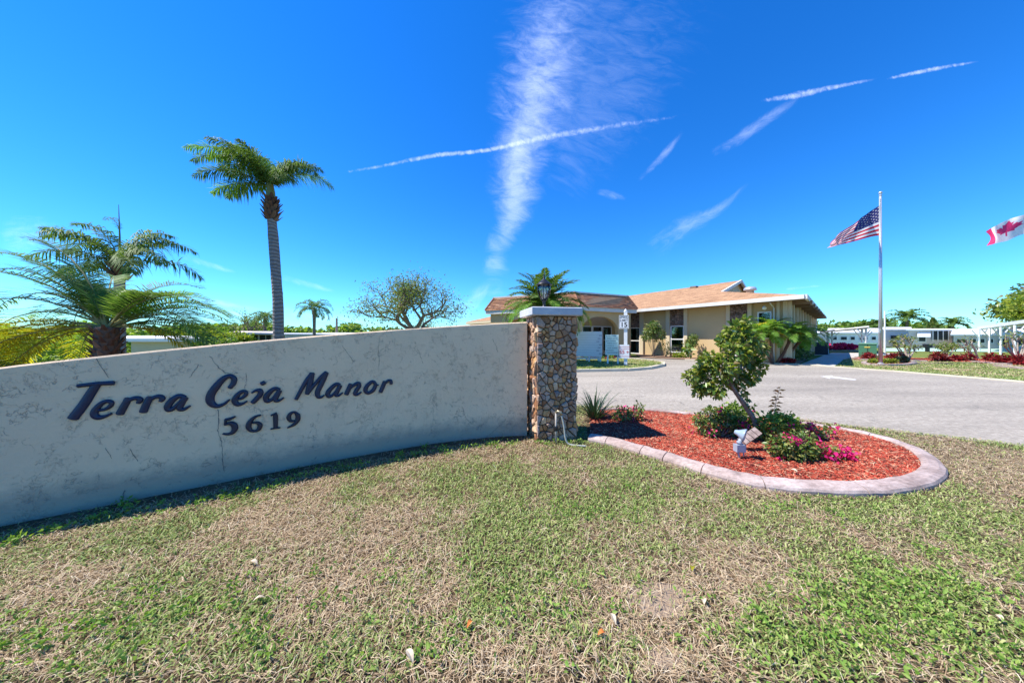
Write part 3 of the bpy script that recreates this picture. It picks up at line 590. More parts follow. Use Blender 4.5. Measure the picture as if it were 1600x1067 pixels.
for a, b in zip(js[:-1], js[1:]):
    if b - a < 1: continue
    mb = MB(); K = len(prof); idx = list(range(a, b + 1)); dz = rnd.uniform(-.004, .004)
    for ii, i in enumerate(idx):
        for k, (d, z) in enumerate(prof):
            p = rings[k][i]
            if ii == 0: q = rings[k][i + 1]; q = p + (q - p) / (np.linalg.norm(q - p) + 1e-9) * .0045
            elif ii == len(idx) - 1: q = rings[k][i - 1]; q = p + (q - p) / (np.linalg.norm(q - p) + 1e-9) * .0045
            else: q = p
            mb.v.append(Vector((q[0], q[1], z + (dz if z > 0 else 0) + .003 * math.sin(i * .9 + k))))
    for i in range(len(idx) - 1):
        for k in range(K - 1): mb.f.append([i * K + k, (i + 1) * K + k, (i + 1) * K + k + 1, i * K + k + 1][::1]); mb.m.append(0)
    mb.f.append([k for k in range(K)]); mb.m.append(0); e = (len(idx) - 1) * K; mb.f.append([e + k for k in range(K)][::-1]); mb.m.append(0)
    mb.build('kerb_segment', M['kerb'], bed)
INN = [(float(p[0]), float(p[1])) for p in rings[-1]]
OUTW = [(float(p[0]), float(p[1])) for p in og]
flat('mulch_soil', INN, .035, M['mulchbase'], kind='structure')
def scatter(poly, n, rg):
    P_ = np.array(poly); lo = P_.min(0); hi = P_.max(0); out = np.zeros((0, 2))
    while len(out) < n:
        q = lo + rg.random((n * 2, 2)) * (hi - lo); q = q[inpoly(q[:, 0], q[:, 1], poly)]; out = np.vstack([out, q])
    return out[:n]
def chips(poly, n, L0, L1, W0, W1, z0, zr, rg):
    q = scatter(poly, n, rg); a = rg.random(n) * 2 * np.pi; Lh = (L0 + (L1 - L0) * rg.random(n)) / 2; Wh = (W0 + (W1 - W0) * rg.random(n)) / 2
    z = z0 + zr * rg.random(n); tl = rg.normal(0, .28, n); d = np.stack([np.cos(a) * np.cos(tl), np.sin(a) * np.cos(tl), np.sin(tl)], 1); s_ = np.stack([-np.sin(a), np.cos(a), rg.normal(0, .35, n)], 1)
    c_ = np.stack([q[:, 0], q[:, 1], z], 1); up = np.array([0, 0, 1.0]) * .003
    V = np.stack([c_ - d * Lh[:, None] - s_ * Wh[:, None], c_ + d * Lh[:, None] - s_ * Wh[:, None] * .6, c_ + d * Lh[:, None] + s_ * Wh[:, None] * .7, c_ - d * Lh[:, None] + s_ * Wh[:, None], c_ + up * 1.6], 1).reshape(-1, 3)
    b = np.arange(n)[:, None] * 5; T = np.concatenate([b + [0, 1, 4], b + [1, 2, 4], b + [2, 3, 4], b + [3, 0, 4]], 0); return V, T
V, T = chips(INN, 42000, .015, .055, .003, .010, .032, .022, rng)
npmesh('mulch', V, T, M['mulch'], loc=(3, 3.5, 0), kind='stuff', label='red dyed bark mulch filling the kerbed flower bed', category='mulch')

# ------------------------------------------------------------------ plants: leaves, shrubs, palms, trees
def leaves(C, S, asp, rg, up=.35, D=None, fold=.18):
    n = len(C); d = rg.normal(size=(n, 3)) if D is None else D + rg.normal(size=(n, 3)) * .45
    d /= np.linalg.norm(d, axis=1)[:, None]; r = rg.normal(size=(n, 3)); r[:, 2] += up * 2; s_ = np.cross(d, r); s_ /= np.linalg.norm(s_, axis=1)[:, None] + 1e-9; nn = np.cross(s_, d)
    S = S[:, None]; b = C; mid = b + d * S * .45; tip = b + d * S - np.array([0, 0, 1.]) * S * .12
    V = np.stack([b, mid + s_ * S * asp + nn * S * fold, tip, mid - s_ * S * asp + nn * S * fold], 1).reshape(-1, 3)
    i = np.arange(n)[:, None] * 4; return V, np.concatenate([i + [0, 1, 2], i + [0, 2, 3]], 0)
def blob_pts(blobs, n, rg, shell=.55):
    w_ = np.array([b[3] ** 2 for b in blobs]); w_ = w_ / w_.sum(); ids = rg.choice(len(blobs), n, p=w_); B = np.array([[b[0], b[1], b[2]] for b in blobs]); Rr = np.array([b[3] for b in blobs])
    d = rg.normal(size=(n, 3)); d /= np.linalg.norm(d, axis=1)[:, None]; rr = (shell + (1 - shell) * rg.random(n)) * (1 + .12 * rg.normal(size=n))
    return B[ids] + d * (Rr[ids] * rr)[:, None], d
def cluster(pts, k, spread, rg):
    n = len(pts); return np.repeat(pts, k, 0) + rg.normal(size=(n * k, 3)) * spread
def palm_frond(o, az, e0, Ln, bend, nl, ll, lw, rg, vee=.5, droop=.5, plum=0., curl=0., stalk=.18):
    """arching feather leaf: returns verts, tris, material index"""
    K = 14; pts = [np.array(o, float)]; dirs = []; 
    for i in range(K):
        s_ = i / K; e = e0 - bend * s_ ** 1.25; a = az + curl * s_
        d = np.array([math.cos(a) * math.cos(e), math.sin(a) * math.cos(e), math.sin(e)]); dirs.append(d); pts.append(pts[-1] + d * Ln / K)
    dirs.append(dirs[-1]); pts = np.array(pts); dirs = np.array(dirs)
    mb = MB(); mb.tube([Vector(p) for p in pts[::2]], [max(.0035, .016 * Ln / 2 * (1 - i / (len(pts[::2])))) for i in range(len(pts[::2]))], 4, cap=False)
    V0 = np.array([tuple(v) for v in mb.v]); T0 = np.array([[f[0], f[1], f[2]] for f in mb.f] + [[f[0], f[2], f[3]] for f in mb.f])
    t = np.linspace(stalk, .995, nl); t = np.repeat(t, 2); side = np.tile([1., -1.], nl); n = len(t); t = np.clip(t + rg.normal(0, .004, n), 0, .999)
    f = t * K; i0 = np.minimum(f.astype(int), K - 1); fr = (f - i0)[:, None]; B = pts[i0] * (1 - fr) + pts[i0 + 1] * fr; D = dirs[i0]
    h = np.array([-math.sin(az), math.cos(az), 0.]); S = np.tile(h, (n, 1)); U = np.cross(D, S); U = U * np.sign(U[:, 2:3] + 1e-9)
    u = (t - stalk) / (1 - stalk); length = ll * (np.sin(np.pi * np.clip(u * .86 + .12, 0, 1)) ** .6) * (1 + rg.normal(0, .08, n))
    fw = .45 + .75 * u
    vv = vee + rg.normal(0, .08 + plum, n)
    d = S * side[:, None] + D * fw[:, None] + U * vv[:, None]; d /= np.linalg.norm(d, axis=1)[:, None]
    dn = np.array([0, 0, -1.]); dr = droop * (1 + rg.normal(0, .25, n)); m1 = B + d * (length * .5)[:, None] + dn * (length * dr * .12)[:, None]; tip = B + d * (length * (1 - .25 * np.clip(dr, 0, 1)))[:, None] + dn * (length * dr * .62)[:, None]
    wv = np.cross(d, U); wv /= np.linalg.norm(wv, axis=1)[:, None] + 1e-9; w_ = (lw * .5)
    V1 = np.stack([B - wv * w_ * .5, B + wv * w_ * .5, m1 + wv * w_, m1 - wv * w_, tip], 1).reshape(-1, 3)
    k = np.arange(n)[:, None] * 5 + len(V0); T1 = np.concatenate([k + [0, 1, 2], k + [0, 2, 3], k + [3, 2, 4]], 0)
    return np.vstack([V0, V1]), np.vstack([T0, T1]), np.concatenate([np.ones(len(T0)), np.zeros(len(T1))])
def add_frond(root, o, az, e0, Ln, bend, nl, ll, lw, rg, m='palmleaf', **k):
    V, T, mi = palm_frond(o, R(az), R(e0), Ln, R(bend), nl, ll, lw, rg, **k); return npmesh('frond', V, T, [M[m], M['rachis']], parent=root, mi=mi)
def trunk(root, pts, rad, m, n=12, name='trunk', wob=.03):
    mb = MB(); P_ = [Vector(p) for p in crom([tuple(p) for p in pts], 8)]; rr = list(np.interp(np.linspace(0, 1, len(P_)), np.linspace(0, 1, len(rad)), rad)); rr = [r_ * (1 + rnd.uniform(-wob, wob)) for r_ in rr]
    mb.tube(P_, rr, n); return mb.build(name, m, root, smooth=True)
def boots(root, c, r0, r1, z0, z1, n, ln, m, g):
    mb = MB()
    for i in range(n):
        z = z0 + (z1 - z0) * i / n; r_ = r0 + (r1 - r0) * i / n; a = i * 2.4; d = Vector((math.cos(a), math.sin(a), 0)); s_ = Vector((-d.y, d.x, 0)); p = Vector((c[0], c[1], z)) + d * r_ * .82
        t = (d * g.uniform(.55, .9) + UP * .9).normalized(); w_ = ln * .34; q = p + t * ln * g.uniform(.7, 1.15)
        mb.add([p - s_ * w_, p + s_ * w_, p + d * w_ * .6, q - s_ * w_ * .35, q + s_ * w_ * .35, q + d * .01], [(0, 3, 5, 2), (2, 5, 4, 1), (0, 1, 4, 3), (3, 4, 5)])
    return mb.build('frond_boots', m, root)

# big young palm behind the wall, left
g = random.Random(5); rg = np.random.default_rng(5)
pb = P(167, 540, 4.15); pb.z = 0
pal = thing('date_palm', 'large bushy palm with yellow lower fronds behind the left end of the wall', 'palm tree', pb)
cz = EYE + 14 / F * 4.15
trunk(pal, [pb, pb + UP * .6, Vector((pb.x, pb.y, cz))], [.12, .13, .11], M['boot'])
boots(pal, pb, .14, .14, .55, cz - .02, 110, .10, M['boot'], g)
for i in range(46):
    a = (i * 137.5 + g.uniform(-12, 12)) % 360; lv = i / 46; e = 88 - 50 * lv + g.uniform(-6, 6); Ln = 1.15 + .75 * math.sin(min(1, lv * 1.7) * 1.5) + g.uniform(-.12, .12)
    if 212 < a < 336: continue
    if 195 < a < 345: Ln *= .7
    if 60 < a < 120: Ln *= .8
    if a < 75 or a > 300: e -= 26; Ln *= .82
    if e > 68: Ln *= .62
    mtt = 'palmbright' if g.random() < .6 else 'palmleaf'
    add_frond(pal, (pb.x + .05 * math.cos(R(a)), pb.y + .05 * math.sin(R(a)), cz), a, e, Ln, 70 + 36 * lv, 58, .33, .013, rg, mtt, vee=.45, droop=.3, curl=R(g.uniform(-14, 14)))
for a, e, ln, mtt in [(183, 60, 2.1, 'palmbright'), (172, 70, 2.1, 'palmleaf'), (190, 50, 2.0, 'palmbright'), (185, 34, 2.0, 'palmleaf'), (178, 24, 2.0, 'palmbright'), (205, 10, 1.6, 'palmyellow'), (214, 0, 1.5, 'palmyellow'), (192, -6, 1.5, 'palmyellow'), (176, 4, 1.8, 'palmyellow'), (352, 38, 1.8, 'palmleaf'), (6, 30, 1.75, 'palmbright'), (358, 20, 1.6, 'palmleaf'), (10, 8, 1.4, 'palmbright'), (25, 2, 1.3, 'palmyellow'), (200, 14, 1.8, 'palmyellow'), (196, 4, 1.7, 'palmyellow'), (184, 10, 1.7, 'palmyellow'), (12, 2, 1.3, 'palmyellow'), (164, 30, 2.0, 'palmleaf'), (155, 6, 1.7, 'palmyellow')]:
    add_frond(pal, (pb.x, pb.y, cz), a, e, ln, 70, 60, .36, .016, rg, mtt, vee=.35, droop=.35)
# second palm at the frame's left edge behind the wall
p3 = P(-70, 560, 3.9); p3.z = 0; pal3 = thing('date_palm', 'low yellowing palm cut off by the left edge of the photo behind the wall', 'palm tree', p3)
trunk(pal3, [p3, p3 + UP * .9], [.16, .13], M['boot']); boots(pal3, p3, .17, .14, .5, .9, 40, .12, M['boot'], g)
for i in range(16):
    add_frond(pal3, (p3.x, p3.y, .92), i * 137.5, g.uniform(5, 60), .85, 65, 34, .3, .014, rg, 'palmyellow' if i % 2 else 'palmleaf', vee=.3, droop=.3)
# queen palm behind it
p2 = P(186, 520, 8.2); p2.z = 0; c2 = P(187, 418, 8.2)
pal2 = thing('queen_palm', 'drooping feathery palm with an upright spear rising behind the bushy palm', 'palm tree', p2)
trunk(pal2, [p2, c2], [.13, .10], M['palmbark']); boots(pal2, c2, .15, .1, c2.z - .35, c2.z, 24, .28, M['boot'], g)
for a, e, ln, bd in [(172, 55, 2.2, 100), (190, 62, 2.1, 95), (160, 35, 2.0, 80), (200, 38, 1.9, 85), (215, 70, 1.7, 90), (355, 62, 2.1, 105), (8, 55, 2.2, 100), (345, 42, 2.1, 105), (20, 30, 2.0, 90), (100, 70, 1.8, 80), (270, 60, 1.7, 100), (330, 25, 1.8, 90), (180, 18, 1.8, 65), (2, 75, 2.0, 110), (176, 78, 2.1, 90)]:
    add_frond(pal2, c2, a, e, ln, bd, 74, .46, .026, rg, 'palmleaf', vee=.1, droop=.85, plum=.35, stalk=.12)
sp = MB(); sp.tube([c2, c2 + UP * .9, c2 + Vector((-.03, 0, 1.75))], [.03, .018, .005], 6); sp.build('spear', M['rachis'], pal2)
add_frond(pal2, c2 + UP * .9, 165, 80, 1.0, 110, 26, .2, .014, rg, 'palmleaf', droop=.8, plum=.3)
# tall queen palm
D4 = 10.0; b4 = P(436, 540, D4); b4.z = 0; c4 = P(424, 300, D4)
pal4 = thing('queen_palm', 'tall slender palm with a grey ringed trunk and windswept crown', 'palm tree', b4)
mid = P(432, 440, D4)
trunk(pal4, [b4, P(434.5, 480, D4), mid, P(427, 370, D4), P(424, 335, D4)], [.165, .15, .145, .145, .12], M['palmbark'], n=16, wob=.025)
boots(pal4, P(424, 335, D4), .17, .13, P(424, 345, D4).z, P(424, 312, D4).z, 54, .26, M['boot'], g)
trunk(pal4, [P(424, 336, D4), P(423, 300, D4), P(422, 282, D4)], [.15, .12, .06], M['rachis'], name='crownshaft')
cc = P(422, 292, D4)
for a, e, ln, bd in [(176, 62, 3.1, 92), (184, 52, 3.15, 84), (170, 70, 2.8, 88), (196, 58, 2.9, 90), (160, 48, 2.9, 72), (205, 30, 2.2, 82), (190, 12, 1.9, 62), (168, 22, 2.0, 75), (200, 76, 1.9, 70), (140, 78, 1.9, 60),
                     (2, 60, 2.3, 105), (350, 52, 2.3, 108), (14, 46, 2.4, 102), (358, 72, 1.7, 98), (335, 40, 1.4, 100), (95, 74, 1.7, 60), (265, 70, 1.6, 72), (230, 66, 2.1, 85), (178, 80, 2.3, 80), (60, 78, 1.5, 60), (188, 68, 2.4, 80), (172, 56, 2.5, 90)]:
    add_frond(pal4, cc, a, e, ln * .93, bd, 120, .48, .024, rg, 'palmbright' if len(pal4.children) % 3 == 0 else 'palmleaf', vee=.05, droop=.75, plum=.55, stalk=.08, curl=R(g.uniform(-8, 8)))
# two small palms beyond the mobile home, left
for px, cy_, Y, s_, lab in [(491, 484, 26, 1.75, 'small rounded palm with a dark trunk standing between the tall palm and the bare tree'), (414, 499, 28, 1.6, 'small dark palm partly hidden by the tall palm trunk')]:
    b = P(px, 540, Y); b.z = 0; c_ = P(px, cy_, Y); t_ = thing('queen_palm', lab, 'palm tree', b); trunk(t_, [b, c_ - UP * .5, c_], [.13, .12, .17, .09], M['bark'])
    for i in range(22): add_frond(t_, c_, i * 137.5, 75 - i * 3.2, s_, 115, 30, .42, .045, rg, 'palmleaf', droop=.7, plum=.3)
# palm behind the pillar
b = P(850, 560, 13.6); b.z = 0; c_ = P(850, 484, 13.6)
t_ = thing('date_palm', 'bushy palm with drooping yellow-green fronds right behind the lantern pillar', 'palm tree', b); trunk(t_, [b, c_], [.14, .12], M['boot']); boots(t_, c_, .14, .12, 1.0, c_.z, 50, .12, M['boot'], g)
for i in range(58):
    lv = i / 58; add_frond(t_, c_, i * 137.5 + g.uniform(-10, 10), 86 - 82 * lv, 2.1 + g.uniform(-.2, .2), 58 + 55 * lv, 44, .52, .045, rg, 'palmbright' if lv > .6 else 'palmleaf', vee=.3, droop=.35)
for a, ln in [(350, 1.9), (5, 2.1), (338, 1.7), (20, 2.0), (185, 1.8), (172, 1.7)]:
    add_frond(t_, c_, a, 30, ln * 1.35, 120, 42, .38, .034, rg, 'palmbright' if ln < 2 else 'palmyellow', vee=.25, droop=.5)
# right-hand far palms
for px, cy_, Y, s_, lab in [(1417, 500, 44, 2.6, 'dark palm above the white mobile homes near the flagpole'), (1489, 508, 52, 2.3, 'little palm above the mobile home roofs, right of the pointed cypress'), (1373, 508, 46, 1.6, 'small palm half hidden by the flagpole'), (1353, 509, 60, 1.4, 'tiny dark palm above the leaning carport roof')]:
    b = P(px, 540, Y); b.z = 0; c_ = P(px, cy_, Y); t_ = thing('fan_palm', lab, 'palm tree', b); trunk(t_, [b, c_], [.2, .15], M['bark'])
    for i in range(20): add_frond(t_, c_, i * 137.5, 86 - i * 4.0, s_, 105, 26, s_ * .30, .13, rg, 'palmleaf', droop=.5, plum=.2)
# pair of pygmy palms by the clubhouse corner
for lab, base, tr in [('pygmy palm with two splayed trunks and bright fronds at the clubhouse wall', (1207, 568), [(1189, 524), (1204, 518)]), ('leaning pygmy palm with bright arching fronds at the clubhouse corner', (1213, 568), [(1237, 525), (1253, 529)])]:
    b = G(*base); t_ = thing('pygmy_palm', lab, 'palm tree', b)
    for j, (px, py) in enumerate(tr):
        c_ = P(px, py, b.y + (.3 if j else -.1)); trunk(t_, [b, b.lerp(c_, .5) + Vector((0, 0, -.12)), c_], [.075, .06, .065], M['boot'])
        for i in range(26): add_frond(t_, c_, i * 137.5 + j * 40, 84 - i * 3.0, 1.15, 100, 30, .30, .032, rg, 'palmbright' if i % 9 else 'palmyellow', vee=.3, droop=.45)

def tree(name, label, base, H, spread, seed, leafm, nleaf, lsize, levels=5, trunk_r=.18, fork=3, cat='tree', up=.55, zsq=1.0, asp=.25, barkm='bark', first=.28, clus=.16, xs=1.0):
    g = random.Random(seed); rg = np.random.default_rng(seed); root = thing(name, label, cat, base); mb = MB(); tips = []
    def br(p, d, ln, r_, lev):
        k = 4; pts = [p]; q = p
        for i in range(k):
            d = (d + Vector((g.uniform(-.22, .22), g.uniform(-.22, .22), g.uniform(-.08, .16)))).normalized(); q = q + d * ln / k; pts.append(q)
            if lev >= 2: tips.append((q, lev))
        mb.tube(pts, [r_ * (1 - .45 * i / k) for i in range(k + 1)], 5 if lev > 1 else 8, cap=lev > levels - 2)
        if lev >= levels: tips.append((q, lev)); tips.append((q, lev)); return
        for j in range(fork if lev else fork + 2):
            a = g.uniform(0, 6.28) if lev else 6.28 * j / (fork + 2) + g.uniform(-.3, .3); o = d.orthogonal().normalized(); o = Matrix.Rotation(a, 3, d) @ o
            sp_ = g.uniform(.45, .95) * spread; nd = (d + o * sp_ + UP * (up - .5) * .5).normalized(); nd.z *= zsq; nd.normalize(); br(q if j else pts[-2], nd, ln * g.uniform(.62, .86), r_ * .58, lev + 1)
    L0 = H * first; br(Vector(base), Vector((0, 0, 1)), L0, trunk_r, 0)
    zs = max(t[0].z for t in tips) - base[2]; s_ = H / zs
    sc3 = Vector((s_ * xs, s_ * xs, s_)); bb_ = Vector(base); mb.v = [Vector((bb_.x + (v.x - bb_.x) * sc3.x, bb_.y + (v.y - bb_.y) * sc3.y, bb_.z + (v.z - bb_.z) * sc3.z)) for v in mb.v]; mb.build('trunk', M[barkm], root, smooth=True)
    T_ = np.array([(bb_.x + (t[0].x - bb_.x) * sc3.x, bb_.y + (t[0].y - bb_.y) * sc3.y, bb_.z + (t[0].z - bb_.z) * sc3.z) for t in tips]); C = T_[rg.integers(0, len(T_), nleaf)] + rg.normal(size=(nleaf, 3)) * clus * s_
    V, T = leaves(C, lsize * (.6 + .8 * rg.random(nleaf)), asp, rg); npmesh('crown', V, T, M[leafm], parent=root); return root
# bare spreading tree beyond the wall
b = P(655, 540, 20); b.z = 0
tree('oak_tree', 'wide thin-leaved tree with bare fanning branches beyond the sign wall', b, EYE + 98 / F * 20, 1.25, 12, 'leafolive', 8000, .12, levels=5, trunk_r=.09, fork=3, first=.12, clus=.12, xs=1.3)
b = P(398, 540, 30); b.z = 0
tree('bare_tree', 'thin bare tree beside the tall palm trunk above the mobile home', b, EYE + 40 / F * 30, .8, 4, 'leafolive', 700, .16, levels=4, trunk_r=.15, clus=.2)
b = P(1562, 540, 34); b.z = 0
tree('frangipani_tree', 'open branching tree with light green leaf tufts near the right edge', b, EYE + 56 / F * 34, .85, 9, 'leafyel', 5200, .42, levels=4, trunk_r=.3, first=.25, clus=.35)
b = P(1612, 540, 38); b.z = 0
tree('norfolk_pine', 'dark layered evergreen cut off by the right edge', b, EYE + 72 / F * 38, .75, 15, 'leafdark', 7000, .5, levels=4, trunk_r=.3, first=.3, clus=.5, zsq=.6)
b = P(1140, 540, 1); 
# cypress
b = P(1458, 540, 55); b.z = 0; t_ = thing('cypress_tree', 'slim pointed dark cypress above the mobile home roofs', 'tree', b); MB().tube([b, b + UP * 4], .12, 6).build('trunk', M['bark'], t_)
rg = np.random.default_rng(8); n_ = 1800; zz = rg.random(n_) ** 1.2; hh = EYE + 27 / F * 55; a_ = rg.random(n_) * 6.28; rr = .95 * np.minimum(1, (1 - zz) * 1.8) * (.8 + .3 * rg.random(n_)); C = np.stack([b.x + rr * np.cos(a_), b.y + rr * np.sin(a_), .3 + zz * (hh - .3)], 1)
V, T = leaves(C, np.full(n_, .4), .3, rg, D=np.tile([0, 0, 1.], (n_, 1))); npmesh('crown', V, T, M['leafdark'], parent=t_)
# treelines: masses that cannot be counted
def mass(name, label, x0, x1, Y, ytop0, ytop1, n, size, m, seed, dep=6):
    rg = np.random.default_rng(seed); px = x0 + (x1 - x0) * rg.random(n); yy = Y + dep * rg.random(n); X = (px - 800) / F * Y
    top = EYE + (HZ - (ytop0 + (ytop1 - ytop0) * fbm(X, yy * 0, .35, seed, 4))) / F * Y; z = top * (rg.random(n) ** .55)
    C = np.stack([X, yy, z], 1); V, T = leaves(C, size * (.6 + .8 * rg.random(n)), .3, rg); return npmesh(name, V, T, M[m], loc=(float(X.mean()), Y, 0), kind='stuff', label=label, category='treeline')
mass('treeline', 'far green treeline seen over the sign wall on the left', -200, 590, 60, 498, 526, 15000, .85, 'leafmid', 31)
mass('treeline', 'distant green trees above the white mobile homes on the right', 1270, 1500, 75, 496, 524, 9000, .9, 'leafmid', 32)
mass('treeline', 'thin dark bushes at the foot of the bare tree behind the wall', 590, 770, 70, 506, 530, 3500, .8, 'leafdark', 33)
mass('hedge', 'leafy green bushes between the bushy palm and the mobile home', 262, 345, 18, 500, 532, 5200, .22, 'leafyel', 34, dep=2.5)
mass('hedge', 'bright green bushes behind the fronds of the bushy palm', -150, 300, 14, 520, 536, 6000, .2, 'leafmid', 35, dep=2.5)

def shrub(name, label, blobs, n, size, lm, fl=0, flm='pink', stems=8, base=None, seed=1, asp=.28, fsize=.035, cat='shrub', flz=0, shell=.35, fk=9, top_only=False):
    rg = np.random.default_rng(seed); g = random.Random(seed); base = Vector(base); root = thing(name, label, cat, base); mb = MB()
    for b_ in blobs:
        for j in range(stems):
            e = Vector(b_[:3]) + Vector((g.uniform(-1, 1), g.uniform(-1, 1), g.uniform(-.6, 1))) * b_[3] * .7; m_ = base.lerp(e, .5) + Vector((g.uniform(-.03, .03), g.uniform(-.03, .03), g.uniform(-.02, .05)))
            mb.tube([base + Vector((g.uniform(-.02, .02), g.uniform(-.02, .02), -.01)), m_, e], [.006, .0045, .002], 4)
    mb.build('stem', M['bark'], root); C, D = blob_pts(blobs, n, rg, shell); C[:, 2] = np.maximum(C[:, 2], .05)
    V, T = leaves(C, size * (.6 + .8 * rg.random(n)), asp, rg, D=D * .8); npmesh('foliage', V, T, M[lm], parent=root)
    if fl:
        q, D = blob_pts(blobs, fl, rg, .95); q[:, 2] = np.maximum(q[:, 2] + flz, .07); q = cluster(q, fk, .022, rg); V, T = leaves(q, fsize * (.7 + .6 * rg.random(len(q))), .42, rg); npmesh('flowers', V, T, M[flm], parent=root)
    return root
# flax lily clump by the pillar
fb = G(929, 657); fb.z = .04; t_ = thing('flax_lily', 'clump of dark strap leaves beside the stone pillar', 'plant', fb); g = random.Random(9)
for i in range(95):
    a = g.uniform(0, 6.28); ln = g.uniform(.3, .6); e = g.uniform(.5, 1.45); d = Vector((math.cos(a), math.sin(a), 0)); s_ = Vector((-d.y, d.x, 0)); mb = MB(); o = fb + d * g.uniform(0, .09); wd_ = g.uniform(.009, .015); K = 6; vs = []; p = o.copy()
    for k in range(K + 1):
        t = k / K; ww = wd_ * (1 - t ** 2.2) + .0008; vs += [p - s_ * ww + UP * ww * .5, p + UP * 0, p + s_ * ww + UP * ww * .5]; ee = e - 1.3 * t * t * (1.2 - e / 2); p = p + (d * math.cos(ee) + UP * math.sin(ee)) * ln / K
    mb.add(vs, [(k * 3 + j, k * 3 + j + 1, k * 3 + j + 4, k * 3 + j + 3) for k in range(K) for j in range(2)]); mb.build('leaf', M['strap'], t_)
# shrubs in the bed
def bl(px, py, base, r_, dy=0): 
    p = P(px, py, base.y + dy); return (p.x, p.y, p.z, r_)
b1 = G(985, 662); shrub('bougainvillea', 'small pink-flowered shrub between the strap-leaf clump and open mulch', [bl(975, 645, b1, .11), bl(992, 648, b1, .12, .05), bl(1000, 636, b1, .07), bl(965, 650, b1, .07)], 520, .045, 'leafdark', 16, base=b1, seed=2)
b2 = G(1122, 686); shrub('bougainvillea', 'low mounded shrub with a few pink flowers left of the garden spotlight', [bl(1105, 665, b2, .14), bl(1135, 658, b2, .17, .1), bl(1110, 645, b2, .09, .2), bl(1150, 665, b2, .13), bl(1092, 655, b2, .07)], 1500, .045, 'leafdark', 13, base=b2, seed=3)
b2b = G(1150, 678); shrub('bougainvillea', 'light green leafy mound hiding the foot of the leaning tree', [bl(1145, 644, b2b, .14), bl(1165, 650, b2b, .12), bl(1130, 648, b2b, .11), bl(1170, 670, b2b, .12)], 1150, .05, 'leafmid', 2, base=b2b, seed=31)
b3 = G(1212, 694); shrub('bougainvillea', 'bright green bush behind the concrete block with one magenta bloom', [bl(1205, 665, b3, .15), bl(1222, 660, b3, .15, .05), bl(1235, 668, b3, .12), bl(1195, 675, b3, .09)], 1250, .05, 'leafmid', 5, base=b3, seed=4)
b4_ = G(1245, 722); shrub('bougainvillea', 'front pink-flowered bush in the middle of the mulch bed', [bl(1240, 700, b4_, .15), bl(1220, 695, b4_, .11), bl(1258, 707, b4_, .11), bl(1222, 712, b4_, .09), bl(1255, 688, b4_, .1)], 1500, .042, 'leafdark', 17, base=b4_, seed=5, fsize=.04)
b5 = G(1298, 722); shrub('bougainvillea', 'sprawling low branch of magenta flowers at the right of the plants', [bl(1290, 707, b5, .09), bl(1310, 710, b5, .08), bl(1325, 712, b5, .055), bl(1278, 712, b5, .07)], 420, .036, 'leafolive', 26, base=b5, seed=6, fsize=.045, fk=12)
b6 = G(1285, 690); shrub('bougainvillea', 'far-side sprig of magenta flowers near the back kerb', [bl(1272, 676, b6, .1), bl(1296, 670, b6, .05), bl(1258, 672, b6, .08)], 360, .04, 'leafolive', 18, base=b6, seed=7, fsize=.042)
# coppery sapling
b7 = G(1214, 688); t_ = thing('sapling', 'thin upright shoot with coppery leaves rising from the shrubs', 'sapling', b7); pth = [Vector(p) for p in crom([b7, P(1210, 655, b7.y), P(1212, 630, b7.y), P(1220, 603, b7.y)], 6)]
MB().tube(pth, [.006 * (1 - i / (len(pth) * 1.15)) for i in range(len(pth))], 5).build('stem', M['bark'], t_); rg = np.random.default_rng(17); g = random.Random(17)
for i in range(26):
    t = .42 + .58 * i / 26; o = np.array(pth[min(len(pth) - 1, int(t * (len(pth) - 1)))]) + np.array([0, 0, rnd.uniform(-.01, .01)]); a = i * 2.4; V, T = leaves(o[None], np.array([.085 * (1.15 - .3 * t)]), .2, np.random.default_rng(i), D=np.array([[math.cos(a) * 2, math.sin(a) * 2, .5]])); npmesh('leaf', V, T, M['leafcopper'], parent=t_)
# leaning ornamental tree
b8 = G(1184, 690); tr = thing('ornamental_tree', 'leaning small tree with dense dark green crown in the mulch bed', 'tree', b8); Yt = b8.y
trunk(tr, [b8, P(1180, 660, Yt), P(1163, 632, Yt), P(1145, 605, Yt), P(1137, 580, Yt)], [.034, .032, .03, .024, .014], M['bark'], n=8)
mb = MB(); mb.tube([P(1170, 642, Yt), P(1150, 612, Yt + .05), P(1158, 575, Yt + .1), P(1158, 540, Yt + .1)], [.02, .018, .012, .006], 6)
for q in [(1105, 590), (1085, 590), (1110, 560), (1180, 560), (1150, 520), (1120, 610), (1190, 585)]: mb.tube([P(1143, 603, Yt), P((1143 + q[0]) / 2, (590 + q[1]) / 2, Yt + .08), P(q[0], q[1], Yt + rnd.uniform(-.12, .15))], [.013, .009, .004], 5)
mb.build('branch', M['bark'], tr)
crown = [(1152, 518, .15, 0), (1160, 505, .09, .05), (1136, 532, .13, .1), (1168, 535, .15, 0), (1150, 550, .16, -.1), (1108, 565, .14, 0), (1094, 578, .09, .1), (1128, 575, .16, -.12), (1170, 562, .13, .1), (1185, 575, .09, 0), (1148, 590, .15, .05), (1100, 598, .14, .05), (1078, 588, .09, 0), (1120, 607, .11, -.05), (1092, 612, .07, .05), (1190, 545, .08, .1), (1172, 590, .09, .0), (1075, 545, .04, 0), (1077, 553, .035, 0), (1160, 612, .05, 0), (1172, 632, .05, 0)]
cb = [bl(a, b, Vector((0, Yt, 0)), c_ * .80, d) for a, b, c_, d in crown]; rg = np.random.default_rng(77); C, D = blob_pts(cb, 2400, rg, .4)
V, T = leaves(C, .064 * (.55 + .8 * rg.random(len(C))), .32, rg, D=D * .7 + np.array([0, 0, -.15])); npmesh('crown', V, T, M['leafdark'], parent=tr)
